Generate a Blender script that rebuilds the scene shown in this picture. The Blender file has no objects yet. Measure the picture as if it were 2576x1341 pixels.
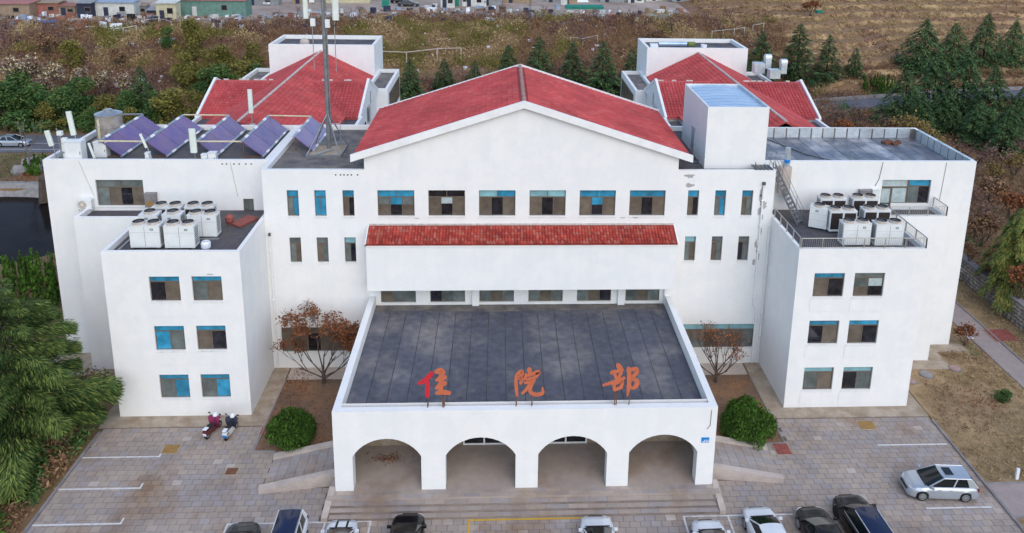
import bpy, math, random
import numpy as np
from mathutils import Vector, Matrix
S = bpy.context.scene
COL = S.collection
R_ = random.Random(7)
# ---------------------------------------------------------------- camera, sky, sun, exposure
CAM = dict(f=2000.0, pitch=13.53, yaw=2.94, roll=1.06, px=1356.84, py=227.13, H=34.0)   # solved from the photograph (2576 x 1341 px)
_a, _b, _c = (math.radians(CAM[k]) for k in ('pitch', 'yaw', 'roll'))
FWD = Vector((math.sin(_b)*math.cos(_a), math.cos(_b)*math.cos(_a), -math.sin(_a)))
_r = Vector((math.cos(_b), -math.sin(_b), 0)); _u = _r.cross(FWD)
RGT = math.cos(_c)*_r + math.sin(_c)*_u
UPV = -math.sin(_c)*_r + math.cos(_c)*_u
EYE = Vector((0, 0, CAM['H']))
cd = bpy.data.cameras.new('camera'); cam = bpy.data.objects.new('camera', cd); COL.objects.link(cam)
m = Matrix((RGT, UPV, -FWD)).transposed().to_4x4(); m.translation = EYE; cam.matrix_world = m
cd.sensor_width = 36.0; cd.lens = 36.0*CAM['f']/2576
cd.shift_x = (1288-CAM['px'])/2576; cd.shift_y = (CAM['py']-670.5)/2576
cd.clip_start = 0.5; cd.clip_end = 12000
S.camera = cam
w = bpy.data.worlds.new('World'); S.world = w; w.use_nodes = True
nt = w.node_tree; bg = nt.nodes['Background']
sky = nt.nodes.new('ShaderNodeTexSky'); sky.sky_type = 'NISHITA'; sky.sun_disc = False
SUN_EL, SUN_AZ = 44.0, 160.0            # azimuth clockwise from +Y: veiled sun behind the camera, a little to its right
sky.sun_elevation = math.radians(SUN_EL); sky.sun_rotation = math.radians(SUN_AZ)
sky.air_density = 1.2; sky.dust_density = 1.2; sky.ozone_density = 2.0
nt.links.new(sky.outputs[0], bg.inputs[0]); bg.inputs[1].default_value = 0.15
sl = bpy.data.lights.new('sun', 'SUN'); sl.energy = 0.65; sl.angle = math.radians(70); sl.color = (1.0, .87, .70)
so = bpy.data.objects.new('sun', sl); COL.objects.link(so)
_d = Vector((math.sin(math.radians(SUN_AZ))*math.cos(math.radians(SUN_EL)), math.cos(math.radians(SUN_AZ))*math.cos(math.radians(SUN_EL)), math.sin(math.radians(SUN_EL))))
so.rotation_euler = _d.to_track_quat('Z', 'Y').to_euler(); so.location = (30, -30, 60)
S.view_settings.view_transform = 'Standard'; S.view_settings.look = 'None'
S.view_settings.exposure = 0.68; S.view_settings.gamma = 1.0; S.view_settings.use_curve_mapping = False
S.cycles.max_bounces = 6; S.cycles.diffuse_bounces = 3; S.cycles.transparent_max_bounces = 4
# ---------------------------------------------------------------- measuring the place from the photograph (2576 px wide view of it)
def ray(x, y): return FWD + RGT*((x-CAM['px'])/CAM['f']) - UPV*((y-CAM['py'])/CAM['f'])
def onY(x, y, Y): d = ray(x, y); return EYE + d*(Y/d.y)
def onX(x, y, X): d = ray(x, y); return EYE + d*(X/d.x)
def onZ(x, y, Z=0.0): d = ray(x, y); return EYE + d*((Z-EYE.z)/d.z)
def sst(a, b, t): t = min(1, max(0, (t-a)/(b-a))); return t*t*(3-2*t)
# main planes of the hospital, metres
L1, L2, R1, R2, OA, OB, LA, RB = -25.06, -16.46, 19.79, 28.52, -32.4, 35.92, -29.55, 33.04
YP, YW, YM, YS, YO, YK = 39.63, 47.56, 53.06, 53.14, 55.32, 64.46
PL, PR = -9.3, 12.66
ZW, ZM, ZP = 11.88, 15.42, 5.8
XC = 1.69
# ---------------------------------------------------------------- helpers
def noise2(x, y, s=0):
    def h(i, j):
        n = (i*374761393 + j*668265263 + s*974634777) & 0x7fffffff
        n = ((n ^ (n >> 13))*1274126177) & 0x7fffffff
        return ((n ^ (n >> 16)) & 0xffff)/65535.0
    xi, yi = math.floor(x), math.floor(y); fx, fy = x-xi, y-yi
    fx = fx*fx*(3-2*fx); fy = fy*fy*(3-2*fy)
    a = h(xi, yi)*(1-fx)+h(xi+1, yi)*fx; b = h(xi, yi+1)*(1-fx)+h(xi+1, yi+1)*fx
    return a*(1-fy)+b*fy
WL = {}                                   # world offset of every object, so parts can be given in world coordinates
def tag(o, label=None, cat=None, group=None, kind=None):
    if label: o['label'] = label
    if cat: o['category'] = cat
    if group: o['group'] = group
    if kind: o['kind'] = kind
    return o
def empty(name, loc=(0, 0, 0), rz=0, label=None, cat=None, group=None):
    o = bpy.data.objects.new(name, None); COL.objects.link(o); o.location = loc; o.rotation_euler = (0, 0, rz)
    o.empty_display_size = .3
    WL[o] = Vector(loc)
    return tag(o, label, cat, group)
def link(name, me, parent=None, loc=None):
    o = bpy.data.objects.new(name, me); COL.objects.link(o)
    if parent: o.parent = parent
    if loc is not None: o.location = loc
    return o
def copy_tree(o, parent=None):
    c = o.copy(); COL.objects.link(c); c.parent = parent
    if o in WL: WL[c] = WL[o]
    for ch in o.children: copy_tree(ch, c)
    return c
class MB:
    def __init__(s): s.v = []; s.f = []; s.m = []
    def quad(s, a, b, c, d, m=0):
        i = len(s.v); s.v += [tuple(a), tuple(b), tuple(c), tuple(d)]; s.f.append((i, i+1, i+2, i+3)); s.m.append(m); return s
    def poly(s, pts, m=0):
        i = len(s.v); s.v += [tuple(p) for p in pts]; s.f.append(tuple(range(i, i+len(pts)))); s.m.append(m); return s
    def box(s, x0, x1, y0, y1, z0, z1, m=0, skip=''):
        i = len(s.v)
        s.v += [(x0, y0, z0), (x1, y0, z0), (x1, y1, z0), (x0, y1, z0), (x0, y0, z1), (x1, y0, z1), (x1, y1, z1), (x0, y1, z1)]
        for k, q in (('b', (3, 2, 1, 0)), ('t', (4, 5, 6, 7)), ('f', (0, 1, 5, 4)), ('r', (1, 2, 6, 5)), ('k', (2, 3, 7, 6)), ('l', (3, 0, 4, 7))):
            if k not in skip: s.f.append(tuple(i+j for j in q)); s.m.append(m)
        return s
    def obox(s, c, ax, ay, az, m=0):      # oriented box: centre and three half-extent vectors
        i = len(s.v); c, ax, ay, az = map(Vector, (c, ax, ay, az))
        for sz in (-1, 1):
            for sx, sy in ((-1, -1), (1, -1), (1, 1), (-1, 1)): s.v.append(tuple(c+ax*sx+ay*sy+az*sz))
        for q in ((3, 2, 1, 0), (4, 5, 6, 7), (0, 1, 5, 4), (1, 2, 6, 5), (2, 3, 7, 6), (3, 0, 4, 7)): s.f.append(tuple(i+j for j in q)); s.m.append(m)
        return s
    def tube(s, p, q, r, n=6, r2=None, m=0, cap=True):
        p, q = Vector(p), Vector(q); r2 = r if r2 is None else r2
        d = (q-p).normalized(); a = d.orthogonal().normalized(); b = d.cross(a); i = len(s.v)
        for c, rr in ((p, r), (q, r2)):
            for k in range(n): t = 2*math.pi*(k+.5)/n; s.v.append(tuple(c + a*(rr*math.cos(t)) + b*(rr*math.sin(t))))
        for k in range(n): s.f.append((i+k, i+(k+1) % n, i+n+(k+1) % n, i+n+k)); s.m.append(m)
        if cap: s.f.append(tuple(i+k for k in reversed(range(n)))); s.m.append(m); s.f.append(tuple(i+n+k for k in range(n))); s.m.append(m)
        return s
    def path(s, pts, r, n=6, m=0):
        for a, b in zip(pts, pts[1:]): s.tube(a, b, r, n, m=m)
        return s
    def lathe(s, c, prof, n=20, m=0):      # prof: (radius, z) list, about a vertical axis through c
        i = len(s.v)
        for r, z in prof:
            for k in range(n): t = 2*math.pi*k/n; s.v.append((c[0]+r*math.cos(t), c[1]+r*math.sin(t), c[2]+z))
        for a in range(len(prof)-1):
            for k in range(n): s.f.append((i+a*n+k, i+a*n+(k+1) % n, i+(a+1)*n+(k+1) % n, i+(a+1)*n+k)); s.m.append(m)
        if prof[-1][0] > 1e-4: s.f.append(tuple(i+(len(prof)-1)*n+k for k in range(n))); s.m.append(m)
        return s
    def prism(s, pts, d, m=0):             # closed outline (3-D points, one plane) swept along vector d
        i = len(s.v); n = len(pts); d = Vector(d)
        s.v += [tuple(p) for p in pts] + [tuple(Vector(p)+d) for p in pts]
        s.f.append(tuple(i+k for k in range(n))); s.m.append(m); s.f.append(tuple(i+n+k for k in reversed(range(n)))); s.m.append(m)
        for k in range(n): s.f.append((i+(k+1) % n, i+k, i+n+k, i+n+(k+1) % n)); s.m.append(m)
        return s
    def mesh(s, name, mats, smooth=False, fix=True):
        me = bpy.data.meshes.new(name); me.from_pydata(s.v, [], s.f)
        for q in (mats if isinstance(mats, (list, tuple)) else [mats]): me.materials.append(q)
        if any(s.m): me.polygons.foreach_set('material_index', s.m)
        if smooth: me.polygons.foreach_set('use_smooth', [True]*len(s.f))
        if fix:
            import bmesh
            b = bmesh.new(); b.from_mesh(me)
            if smooth: bmesh.ops.remove_doubles(b, verts=b.verts, dist=1e-4)
            bmesh.ops.recalc_face_normals(b, faces=b.faces); b.to_mesh(me); b.free()
        me.update(); return me
    def build(s, name, mats, parent=None, smooth=False, local=False, fix=True):
        if parent is not None and not local:
            o = WL.get(parent, Vector((0, 0, 0)))
            if o.length > 0: s.v = [(x-o.x, y-o.y, z-o.z) for x, y, z in s.v]
        ob = link(name, s.mesh(name, mats, smooth, fix), parent)
        if parent is not None: WL[ob] = WL.get(parent, Vector((0, 0, 0)))
        return ob
def np_mesh(name, V, F, mats, mi=None, smooth=False):
    V = np.asarray(V, np.float32); F = np.asarray(F, np.int32); n, k = F.shape
    me = bpy.data.meshes.new(name)
    me.vertices.add(len(V)); me.vertices.foreach_set('co', V.ravel())
    me.loops.add(n*k); me.loops.foreach_set('vertex_index', F.ravel())
    me.polygons.add(n); me.polygons.foreach_set('loop_start', np.arange(n, dtype=np.int32)*k)
    for q in mats: me.materials.append(q)
    if mi is not None: me.polygons.foreach_set('material_index', np.asarray(mi, np.int32))
    me.polygons.foreach_set('use_smooth', np.full(n, bool(smooth)))
    me.update(calc_edges=True); me.validate(); return me
# ---------------------------------------------------------------- materials
def N(t, kind, **kw):
    n = t.nodes.new(kind)
    for k, v in kw.items(): setattr(n, k, v)
    return n
def mat(name, c, rough=.8, metal=0.0, var=.12, scale=2.0, bump=0.0, bscale=30.0, spec=.4, c2=None, coat=0.0, detail=4, objrand=0.0, streak=0.0, lo=.35, hi=.65, world=False, vary2=0.0, stain=None):
    mt = bpy.data.materials.new(name); mt.use_nodes = True; t = mt.node_tree; b = t.nodes['Principled BSDF']
    b.inputs['Roughness'].default_value = rough; b.inputs['Metallic'].default_value = metal
    b.inputs['Specular IOR Level'].default_value = spec; b.inputs['Coat Weight'].default_value = coat
    c = tuple(c)+(1,)
    if var == 0 and c2 is None and not objrand:
        b.inputs['Base Color'].default_value = c; return mt
    if world:
        g = N(t, 'ShaderNodeNewGeometry'); src = g.outputs['Position']
    else:
        g = N(t, 'ShaderNodeTexCoord'); src = g.outputs['Object']
    no = N(t, 'ShaderNodeTexNoise'); no.inputs['Scale'].default_value = scale; no.inputs['Detail'].default_value = detail; no.inputs['Roughness'].default_value = .6
    t.links.new(src, no.inputs['Vector'])
    rp = N(t, 'ShaderNodeValToRGB')
    a = tuple(x*(1-var) for x in c[:3])+(1,); d = (tuple(c2)+(1,)) if c2 else tuple(x*(1+var) for x in c[:3])+(1,)
    if c2: a = c
    rp.color_ramp.elements[0].position = lo; rp.color_ramp.elements[1].position = hi
    rp.color_ramp.elements[0].color = a; rp.color_ramp.elements[1].color = d
    t.links.new(no.outputs['Fac'], rp.inputs['Fac']); col = rp.outputs['Color']
    def mul(col, fac_socket, lo_, hi_):
        mr = N(t, 'ShaderNodeMapRange'); mr.inputs['To Min'].default_value = lo_; mr.inputs['To Max'].default_value = hi_
        t.links.new(fac_socket, mr.inputs['Value'])
        mx = N(t, 'ShaderNodeMix', data_type='RGBA', blend_type='MULTIPLY'); mx.inputs['Factor'].default_value = 1
        t.links.new(col, mx.inputs['A']); t.links.new(mr.outputs['Result'], mx.inputs['B']); return mx.outputs['Result']
    if vary2:
        n2 = N(t, 'ShaderNodeTexNoise'); n2.inputs['Scale'].default_value = scale*6.7; n2.inputs['Detail'].default_value = 3; t.links.new(src, n2.inputs['Vector'])
        col = mul(col, n2.outputs['Fac'], 1-vary2, 1+vary2)
    if streak:
        mp = N(t, 'ShaderNodeMapping'); mp.inputs['Scale'].default_value = (1.3, 1.3, .1); t.links.new(src, mp.inputs['Vector'])
        n3 = N(t, 'ShaderNodeTexNoise'); n3.inputs['Scale'].default_value = 1.6; n3.inputs['Detail'].default_value = 5; t.links.new(mp.outputs[0], n3.inputs['Vector'])
        col = mul(col, n3.outputs['Fac'], 1-streak, 1+streak*.6)
    if stain:
        n5 = N(t, 'ShaderNodeTexNoise'); n5.inputs['Scale'].default_value = .21; n5.inputs['Detail'].default_value = 6; n5.inputs['Roughness'].default_value = .65; t.links.new(src, n5.inputs['Vector'])
        r5 = N(t, 'ShaderNodeValToRGB'); r5.color_ramp.elements[0].position = .50; r5.color_ramp.elements[1].position = .74; r5.color_ramp.elements[0].color = (1, 1, 1, 1); r5.color_ramp.elements[1].color = tuple(stain)+(1,)
        t.links.new(n5.outputs['Fac'], r5.inputs['Fac']); mx = N(t, 'ShaderNodeMix', data_type='RGBA', blend_type='MULTIPLY'); mx.inputs['Factor'].default_value = 1
        t.links.new(col, mx.inputs['A']); t.links.new(r5.outputs['Color'], mx.inputs['B']); col = mx.outputs['Result']
    if objrand:
        oi = N(t, 'ShaderNodeObjectInfo'); col = mul(col, oi.outputs['Random'], 1-objrand, 1+objrand)
    t.links.new(col, b.inputs['Base Color'])
    if bump:
        n4 = N(t, 'ShaderNodeTexNoise'); n4.inputs['Scale'].default_value = bscale; n4.inputs['Detail'].default_value = 3; t.links.new(src, n4.inputs['Vector'])
        bp = N(t, 'ShaderNodeBump'); bp.inputs['Strength'].default_value = bump; bp.inputs['Distance'].default_value = .05
        t.links.new(n4.outputs['Fac'], bp.inputs['Height']); t.links.new(bp.outputs['Normal'], b.inputs['Normal'])
    return mt
M = {}
def D(name, *a, **k): M[name] = mat(name, *a, **k)
D('white_plaster', (.79, .793, .782), .9, scale=.8, c2=(.825, .818, .80), bump=.12, bscale=9, vary2=.02, streak=.045, detail=9, lo=.44, hi=.58, world=True, spec=.2)
D('white_paint', (.8, .8, .79), .6, var=.05, scale=1.5)
D('grey_spall', (.40, .38, .37), .95, var=.2, scale=6)
D('felt', (.084, .088, .112), .8, scale=.33, c2=(.25, .23, .21), vary2=.5, bump=.3, bscale=14, objrand=.10, world=True, detail=7, lo=.48, hi=.86)
D('felt_back', (.10, .095, .10), .9, scale=.8, c2=(.22, .195, .17), vary2=.25, bump=.2, world=True)
D('dark_deck', (.058, .060, .078), .85, scale=.5, c2=(.125, .11, .10), vary2=.3, world=True)
D('foil', (.50, .56, .60), .38, .55, scale=1.2, c2=(.66, .70, .72), vary2=.15, bump=.5, bscale=5, objrand=.12)
D('foil_deck', (.145, .16, .20), .45, .2, scale=.5, c2=(.46, .45, .45), vary2=.35, bump=.3, bscale=6, objrand=.28, world=True, lo=.45, hi=.7)
D('foil_blue', (.34, .47, .66), .35, .35, scale=.6, c2=(.45, .58, .74), vary2=.15, bump=.35, bscale=3)
for i, c in enumerate(((.44, .070, .070), (.46, .082, .080), (.40, .060, .062), (.45, .098, .092))): D('tile%d' % i, c, .75, var=.17, scale=.35, vary2=.12, world=True, spec=.3)
for i, c in enumerate(((.38, .058, .042), (.43, .078, .055), (.32, .046, .038), (.40, .12, .09))): D('canopy_tile%d' % i, c, .7, var=.18, scale=1.4, vary2=.2, world=True, spec=.3, objrand=.12)
TILE = [M['tile%d' % i] for i in range(4)]; CTILE = [M['canopy_tile%d' % i] for i in range(4)]
D('ridge', (.30, .10, .085), .85, scale=3, c2=(.42, .33, .27), vary2=.3)
D('mortar', (.55, .48, .44), .9, var=.2, scale=3)
D('frame', (.15, .118, .088), .5, var=.15, scale=3)
D('pane_blue', (.032, .245, .40), .12, var=.28, scale=1.3, coat=.3, objrand=.22, spec=.5)
D('pane_pale', (.22, .42, .46), .15, var=.15, scale=1.3, coat=.3, objrand=.15)
D('pane_tan', (.135, .110, .085), .25, var=.22, scale=1.6, coat=.25, objrand=.15)
D('pane_dark', (.018, .018, .024), .08, var=.5, scale=2, coat=.4, objrand=.3)
D('pane_grey', (.13, .15, .145), .14, var=.25, scale=1.4, coat=.3, objrand=.22)
D('pane_curtain', (.42, .50, .50), .4, var=.15, scale=2.5, objrand=.1)
for i, c in enumerate(((.365, .305, .265), (.335, .282, .250), (.39, .322, .272), (.340, .300, .288), (.46, .40, .36))): D('paver%d' % i, c, .85, var=.10, scale=.30, vary2=.16, bump=.15, bscale=20, world=True, objrand=.07, detail=6, stain=(.70, .52, .36))
PAV = [M['paver%d' % i] for i in range(5)]
D('joint', (.135, .112, .098), .95, var=.2, scale=2, world=True)
D('concrete', (.42, .35, .275), .9, scale=1.1, c2=(.28, .215, .15), vary2=.18, bump=.2, world=True)
D('concrete_pale', (.48, .41, .36), .9, var=.12, scale=1.2, vary2=.12, world=True)
D('kerb', (.24, .22, .22), .9, var=.12, scale=2, objrand=.1, world=True)
D('line_white', (.66, .65, .64), .8, scale=3.5, c2=(.42, .40, .38), lo=.5, hi=.72, world=True)
D('line_yellow', (.60, .36, .03), .8, scale=3, c2=(.40, .26, .06), lo=.5, hi=.75, world=True)
D('rust_plate', (.27, .15, .05), .8, scale=4, c2=(.33, .20, .06), vary2=.3)
D('red_plate', (.27, .075, .06), .7, var=.25, scale=3)
D('iron_lid', (.26, .24, .24), .7, var=.15, scale=4)
D('pink_lid', (.36, .23, .20), .8, var=.15, scale=4)
D('steel', (.42, .44, .45), .4, .7, var=.12, scale=3)
D('rail_steel', (.46, .45, .43), .38, .55, var=.1, scale=3)
D('dark_steel', (.10, .105, .11), .5, .5, var=.2, scale=3)
D('mast_steel', (.24, .25, .265), .5, .55, var=.2, scale=2)
D('antenna', (.70, .76, .70), .45, var=.06, scale=2)
D('unit_white', (.72, .74, .735), .45, var=.05, scale=1.5, vary2=.04)
D('unit_dark', (.03, .026, .028), .8, var=.3, scale=6)
D('fan_ring', (.50, .44, .38), .6, var=.2, scale=4)
D('coil', (.045, .036, .034), .6, .3, var=.35, scale=14)
D('badge', (.05, .16, .17), .4, var=.1)
D('solar', (.14, .085, .25), .25, .1, scale=.8, c2=(.22, .125, .25), coat=.2, objrand=.15, spec=.6)
D('wall_cable', (.42, .40, .36), .8, var=.1)
D('cream_pipe', (.62, .55, .37), .6, var=.15, scale=4)
D('tank', (.42, .41, .40), .5, .25, scale=1.6, c2=(.30, .25, .21), vary2=.15)
D('sign_orange', (.54, .14, .065), .6, var=.08, scale=2)
D('sign_red', (.56, .022, .035), .55, var=.08, scale=2)
D('rust', (.16, .07, .04), .85, var=.3, scale=5)
D('plate_blue', (.01, .22, .62), .4, var=.1); D('plate_white', (.75, .78, .85), .5, var=.05)
# ground
D('soil', (.155, .105, .075), .95, scale=.5, c2=(.25, .135, .07), vary2=.35, bump=.6, bscale=6, world=True, detail=7)
D('terrain', (.185, .100, .060), .95, scale=.06, c2=(.21, .145, .065), vary2=.4, bump=.6, bscale=3, world=True, detail=9)
D('bank_grass', (.43, .30, .155), .95, scale=.16, c2=(.25, .155, .085), vary2=.35, bump=.5, bscale=6, world=True, detail=8)
D('field', (.30, .175, .095), .95, scale=.10, c2=(.215, .125, .075), vary2=.3, bump=.4, bscale=5, world=True, detail=8)
D('path_pink', (.36, .29, .265), .9, scale=1.5, c2=(.30, .25, .235), vary2=.12, world=True)
D('dry_lawn', (.38, .265, .145), .95, scale=.28, c2=(.235, .165, .09), vary2=.4, bump=.6, bscale=9, world=True, detail=8)
D('yard', (.42, .34, .29), .95, scale=.12, c2=(.27, .20, .16), vary2=.3, world=True, detail=7)
D('asphalt', (.125, .125, .145), .9, var=.15, scale=.3, vary2=.12, world=True)
D('stone', (.27, .235, .205), .9, var=.3, scale=2, objrand=.28, bump=.4, bscale=8, world=True)
D('stone_pale', (.30, .28, .27), .9, scale=1.8, c2=(.20, .19, .185), vary2=.2, bump=.5, bscale=4, world=True)
D('boulder', (.30, .27, .26), .9, scale=1.2, c2=(.20, .20, .22), vary2=.25, bump=.5, bscale=4)
D('water', (.014, .010, .010), .14, var=.3, scale=.3, spec=.22, bump=.05, bscale=2.0, world=True)  # dark reflection of trees put into the base colour, sky mirroring weakened
# plants
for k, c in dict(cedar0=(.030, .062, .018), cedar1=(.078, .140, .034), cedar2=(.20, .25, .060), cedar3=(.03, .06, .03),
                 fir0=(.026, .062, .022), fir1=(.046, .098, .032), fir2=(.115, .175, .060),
                 bush0=(.050, .115, .014), bush1=(.080, .175, .020), bush2=(.028, .068, .012),
                 olive0=(.17, .155, .036), olive1=(.235, .205, .046), olive2=(.105, .105, .032),
                 green0=(.044, .098, .028), green1=(.082, .155, .040), green2=(.15, .195, .055),
                 rust0=(.22, .082, .034), rust1=(.30, .105, .036), rust2=(.15, .062, .036),
                 pale0=(.50, .43, .24), pale1=(.62, .58, .42), pale2=(.33, .24, .11),
                 yel0=(.30, .21, .055), yel1=(.22, .16, .06), yel2=(.17, .12, .06),
                 brown0=(.225, .130, .072), brown1=(.275, .165, .085), brown2=(.165, .092, .056),
                 plum0=(.190, .104, .080), plum1=(.225, .132, .104), plum2=(.105, .062, .060),
                 straw0=(.42, .31, .16), straw1=(0.364, 0.254, 0.130), straw2=(0.273, 0.189, 0.091)).items():
    D(k, c, .75, var=.22, scale=1.7, objrand=.16, spec=.25)
D('bark', (.085, .062, .05), .95, var=.3, scale=4); D('grey_bark', (.155, .135, .13), .95, var=.25, scale=4)
FOL = lambda k: [M[k+str(i)] for i in range(3)]

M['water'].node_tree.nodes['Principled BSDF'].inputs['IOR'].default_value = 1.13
# ================================================================ THE GROUND
def yfoot(x):
    return 118 + (133-118)*sst(-60, -10, x) + 6*sst(20, 60, x) + 6*sst(60, 100, x)
def sstep(t, h, k=.72):
    n = math.floor(t/h); f = t/h-n
    return (n + sst(k, 1, f))*h
def ground(x, y):
    t = y-yfoot(x)
    z = 0.0
    lf = 10*sst(0, 26, t)*.6 + 10*min(1, max(0, t/28))*.4
    ce = 2.5*sst(0, 5, t)+.5*sst(5, 14, t)+7*sst(12, 29, t)
    tt = max(0, t)
    tn = tt*.285+((noise2(x*.045, y*.05, 21)-.5)*2.6+(noise2(x*.13, y*.11, 22)-.5)*.8)*min(1, tt/8); rg = max(0, sstep(tn, 1.25)) if tt < 130 else sstep(130*.285, 1.25)+(tt-130)*.05
    a = sst(-50, -15, x); b = sst(36, 62, x)
    z = (lf*(1-a)+ce*a)*(1-b)+rg*b
    if t > 120: z += (t-120)*.03*(1-b)
    if t > 0: z += (noise2(x*.18, y*.18, 3)-.5)*.9*sst(0, 6, t)*(1-.75*b)*(1-.85*sst(27, 32, t)*(1-b)*(1-sst(90, 120, t)))
    q = ((x+57)/15.5)**2+((y-79.3)/10.6)**2        # the pond
    if q < 1.25: z -= 2.6*(1-sst(.82, 1.12, q))
    if x > 43.55 and t < 0:                          # the bank behind the stone wall
        z += (2.0+.06*(x-43.55))*(1-sst(74, 90, y))*sst(20, 34, y)
    if x < -26.5 and t < 0 and q > 1.2 and y < 60: z += .25*sst(-26.5, -34, -(-x)) if False else 0
    return z
def terrain():
    xs = [-5000, -2500, -1200, -700, -450, -320, -240, -190]+[-160+1.6*i for i in range(201)]
    xs += [43.5, 43.6]; xs += [195, 240, 320, 450, 700, 1200, 2500, 5000]
    ys = [-3000, -1200, -500, -200, -80, -20, 10]+[20+1.5*i for i in range(151)]+[260, 300, 380, 500, 700, 1000, 1600, 3000, 6000]
    xs = sorted(set(round(x, 3) for x in xs)); ys = sorted(set(ys))
    V = [(x, y, ground(x, y)-.045) for y in ys for x in xs]; n = len(xs)
    F = [(j*n+i, j*n+i+1, (j+1)*n+i+1, (j+1)*n+i) for j in range(len(ys)-1) for i in range(n-1)]
    o = link('terrain', np_mesh('terrain', V, F, [M['terrain']], smooth=False)); return tag(o, kind='structure')
terrain()
def onT(x, y):
    d = ray(x, y); s = 20.0; p = EYE
    while s < 900:
        p = EYE+d*s
        if p.z < ground(p.x, p.y): break
        s += .7
    lo, hi = s-.7, s
    for _ in range(12):
        m_ = (lo+hi)/2; p = EYE+d*m_
        if p.z < ground(p.x, p.y): hi = m_
        else: lo = m_
    return EYE+d*hi
def sheet(name, pts, z, mt, kind='structure', parent=None, zf=None):
    b = MB(); b.poly([(x, y, z if zf is None else zf(x, y)+z) for x, y in pts], 0)
    return tag(b.build(name, M[mt], parent), kind=kind)
def grid_sheet(name, x0, x1, y0, y1, mt, dz=.02, nx=30, ny=30, kind='structure'):
    V = []; F = []
    for j in range(ny+1):
        for i in range(nx+1):
            x = x0+(x1-x0)*i/nx; y = y0+(y1-y0)*j/ny; V.append((x, y, ground(x, y)+dz))
    for j in range(ny):
        for i in range(nx): a = j*(nx+1)+i; F.append((a, a+1, a+nx+2, a+nx+1))
    return tag(link(name, np_mesh(name, V, F, [M[mt]])), kind=kind)
# paved forecourt: joint bed, then every paver on it
KL, KR = -25.55, 29.45
PY0, PY1 = 27.0, 46.42
pav = sheet('paving', [(KL, PY0), (KR, PY0), (KR, PY1), (KL, PY1)], -.022, 'joint')
def paver_me(mi, wd=.575, dp=.415):
    b = MB(); h = .03
    b.box(-wd/2, wd/2, -dp/2, dp/2, -h, 0, skip='b'); return b.mesh('paver', M['paver%d' % mi], fix=False)
PME = [paver_me(i) for i in range(5)]
rowd, colw = .44, .60
def pcol(x, y):
    r = R_.random(); n = noise2(x*.22, y*.3, 5)
    if r < .018: return 4
    if n < .38: return R_.choice((1, 3, 3, 1, 0))
    return R_.choice((0, 0, 2, 1, 2, 3))
def blocked(x, y):
    if -13.6 < x < -9.0 and 40.75 < y < 43.5: return True
    if 12.4 < x < 17.0 and 40.75 < y < 43.5: return True
    if -9.7 < x < 13.1 and y > 37.98: return True
    if -15.3 < x < -9 and y > 43.95: return True
    if 12.4 < x < 18.6 and y > 43.95: return True
    return False
near, rest = [], []
j = 0; y = PY0+rowd/2
while y < PY1-.1:
    x = KL+(colw/2 if j % 2 else 0)
    while x < KR+colw/2:
        x0, x1 = max(KL, x-colw/2), min(KR, x+colw/2)
        if x1-x0 > .06 and not blocked((x0+x1)/2, y): (near if 37.3 < y < 39.0 and len(near) < 300 and x1-x0 > colw-.01 else rest).append((x0, x1, y))
        x += colw
    y += rowd; j += 1
for x0, x1, y in near: link('paver', PME[pcol((x0+x1)/2, y)], pav, ((x0+x1)/2, y, R_.uniform(-.004, .004)))
V = []; F = []; mi = []
for x0, x1, y in rest:
    c = pcol((x0+x1)/2, y); z = R_.uniform(-.004, .004); i = len(V); b_ = .5*(rowd-.026); x0 += .013; x1 -= .013
    V += [(x0, y-b_, z-.03), (x1, y-b_, z-.03), (x1, y+b_, z-.03), (x0, y+b_, z-.03), (x0, y-b_, z), (x1, y-b_, z), (x1, y+b_, z), (x0, y+b_, z)]
    F += [(i+4, i+5, i+6, i+7), (i, i+1, i+5, i+4), (i+1, i+2, i+6, i+5), (i+2, i+3, i+7, i+6), (i+3, i, i+4, i+7)]; mi += [c]*5
tag(link('paver', np_mesh('paver', V, F, PAV, mi), pav), kind='stuff')
# kerbs: single stones
def kerb(x, name='kerb', y0=24.0, y1=46.6, wd=.16, h=.1, par=None):
    root = tag(empty(name, (x, y0, 0)), kind='structure')
    b = MB(); b.box(0, wd, 0, .985, -.1, h); me = b.mesh('kerb_stone', M['kerb'])
    n = int((y1-y0)/1.0)
    for i in range(n): link('kerb_stone', me, root, (R_.uniform(-.006, .006), i*1.0, R_.uniform(-.008, .008)))
kerb(KL-.17); kerb(KR)
# painted bay lines
ln = tag(empty('painted_bay_lines', (0, 0, 0)), kind='structure')
def stripe(x0, x1, y0, y1, mt='line_white', nm='bay_line'):
    b = MB(); z = .009; b.quad((x0, y0, z), (x1, y0, z), (x1, y1, z), (x0, y1, z)); b.build(nm, M[mt], ln)
for (a, b_) in ((200, 1152), (140, 1232), (78, 1322)):
    p = onZ(a, b_); stripe(p.x+.05, p.x+4.75, p.y-.06, p.y+.06); stripe(p.x+4.75, p.x+4.86, p.y-.06, p.y+.42)
p = onZ(2208, 1120); stripe(p.x, p.x+4.6, p.y-.06, p.y+.06)
p = onZ(2330, 1279); stripe(p.x, p.x+3.9, p.y-.06, p.y+.06)
stripe(-14.95, -7.0, 37.9, 38.0)
for x in (-14.95, -9.62, -7.1): stripe(x, x+.1, 32.5, 37.9)
stripe(10.55, 16.9, 37.78, 37.88)
for x in (10.55, 13.1): stripe(x, x+.1, 32.5, 37.78)
stripe(-1.62, 5.6, 37.82, 37.94, 'line_yellow', 'yellow_line'); stripe(-1.62, -1.5, 33, 37.82, 'line_yellow', 'yellow_line')
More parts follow.
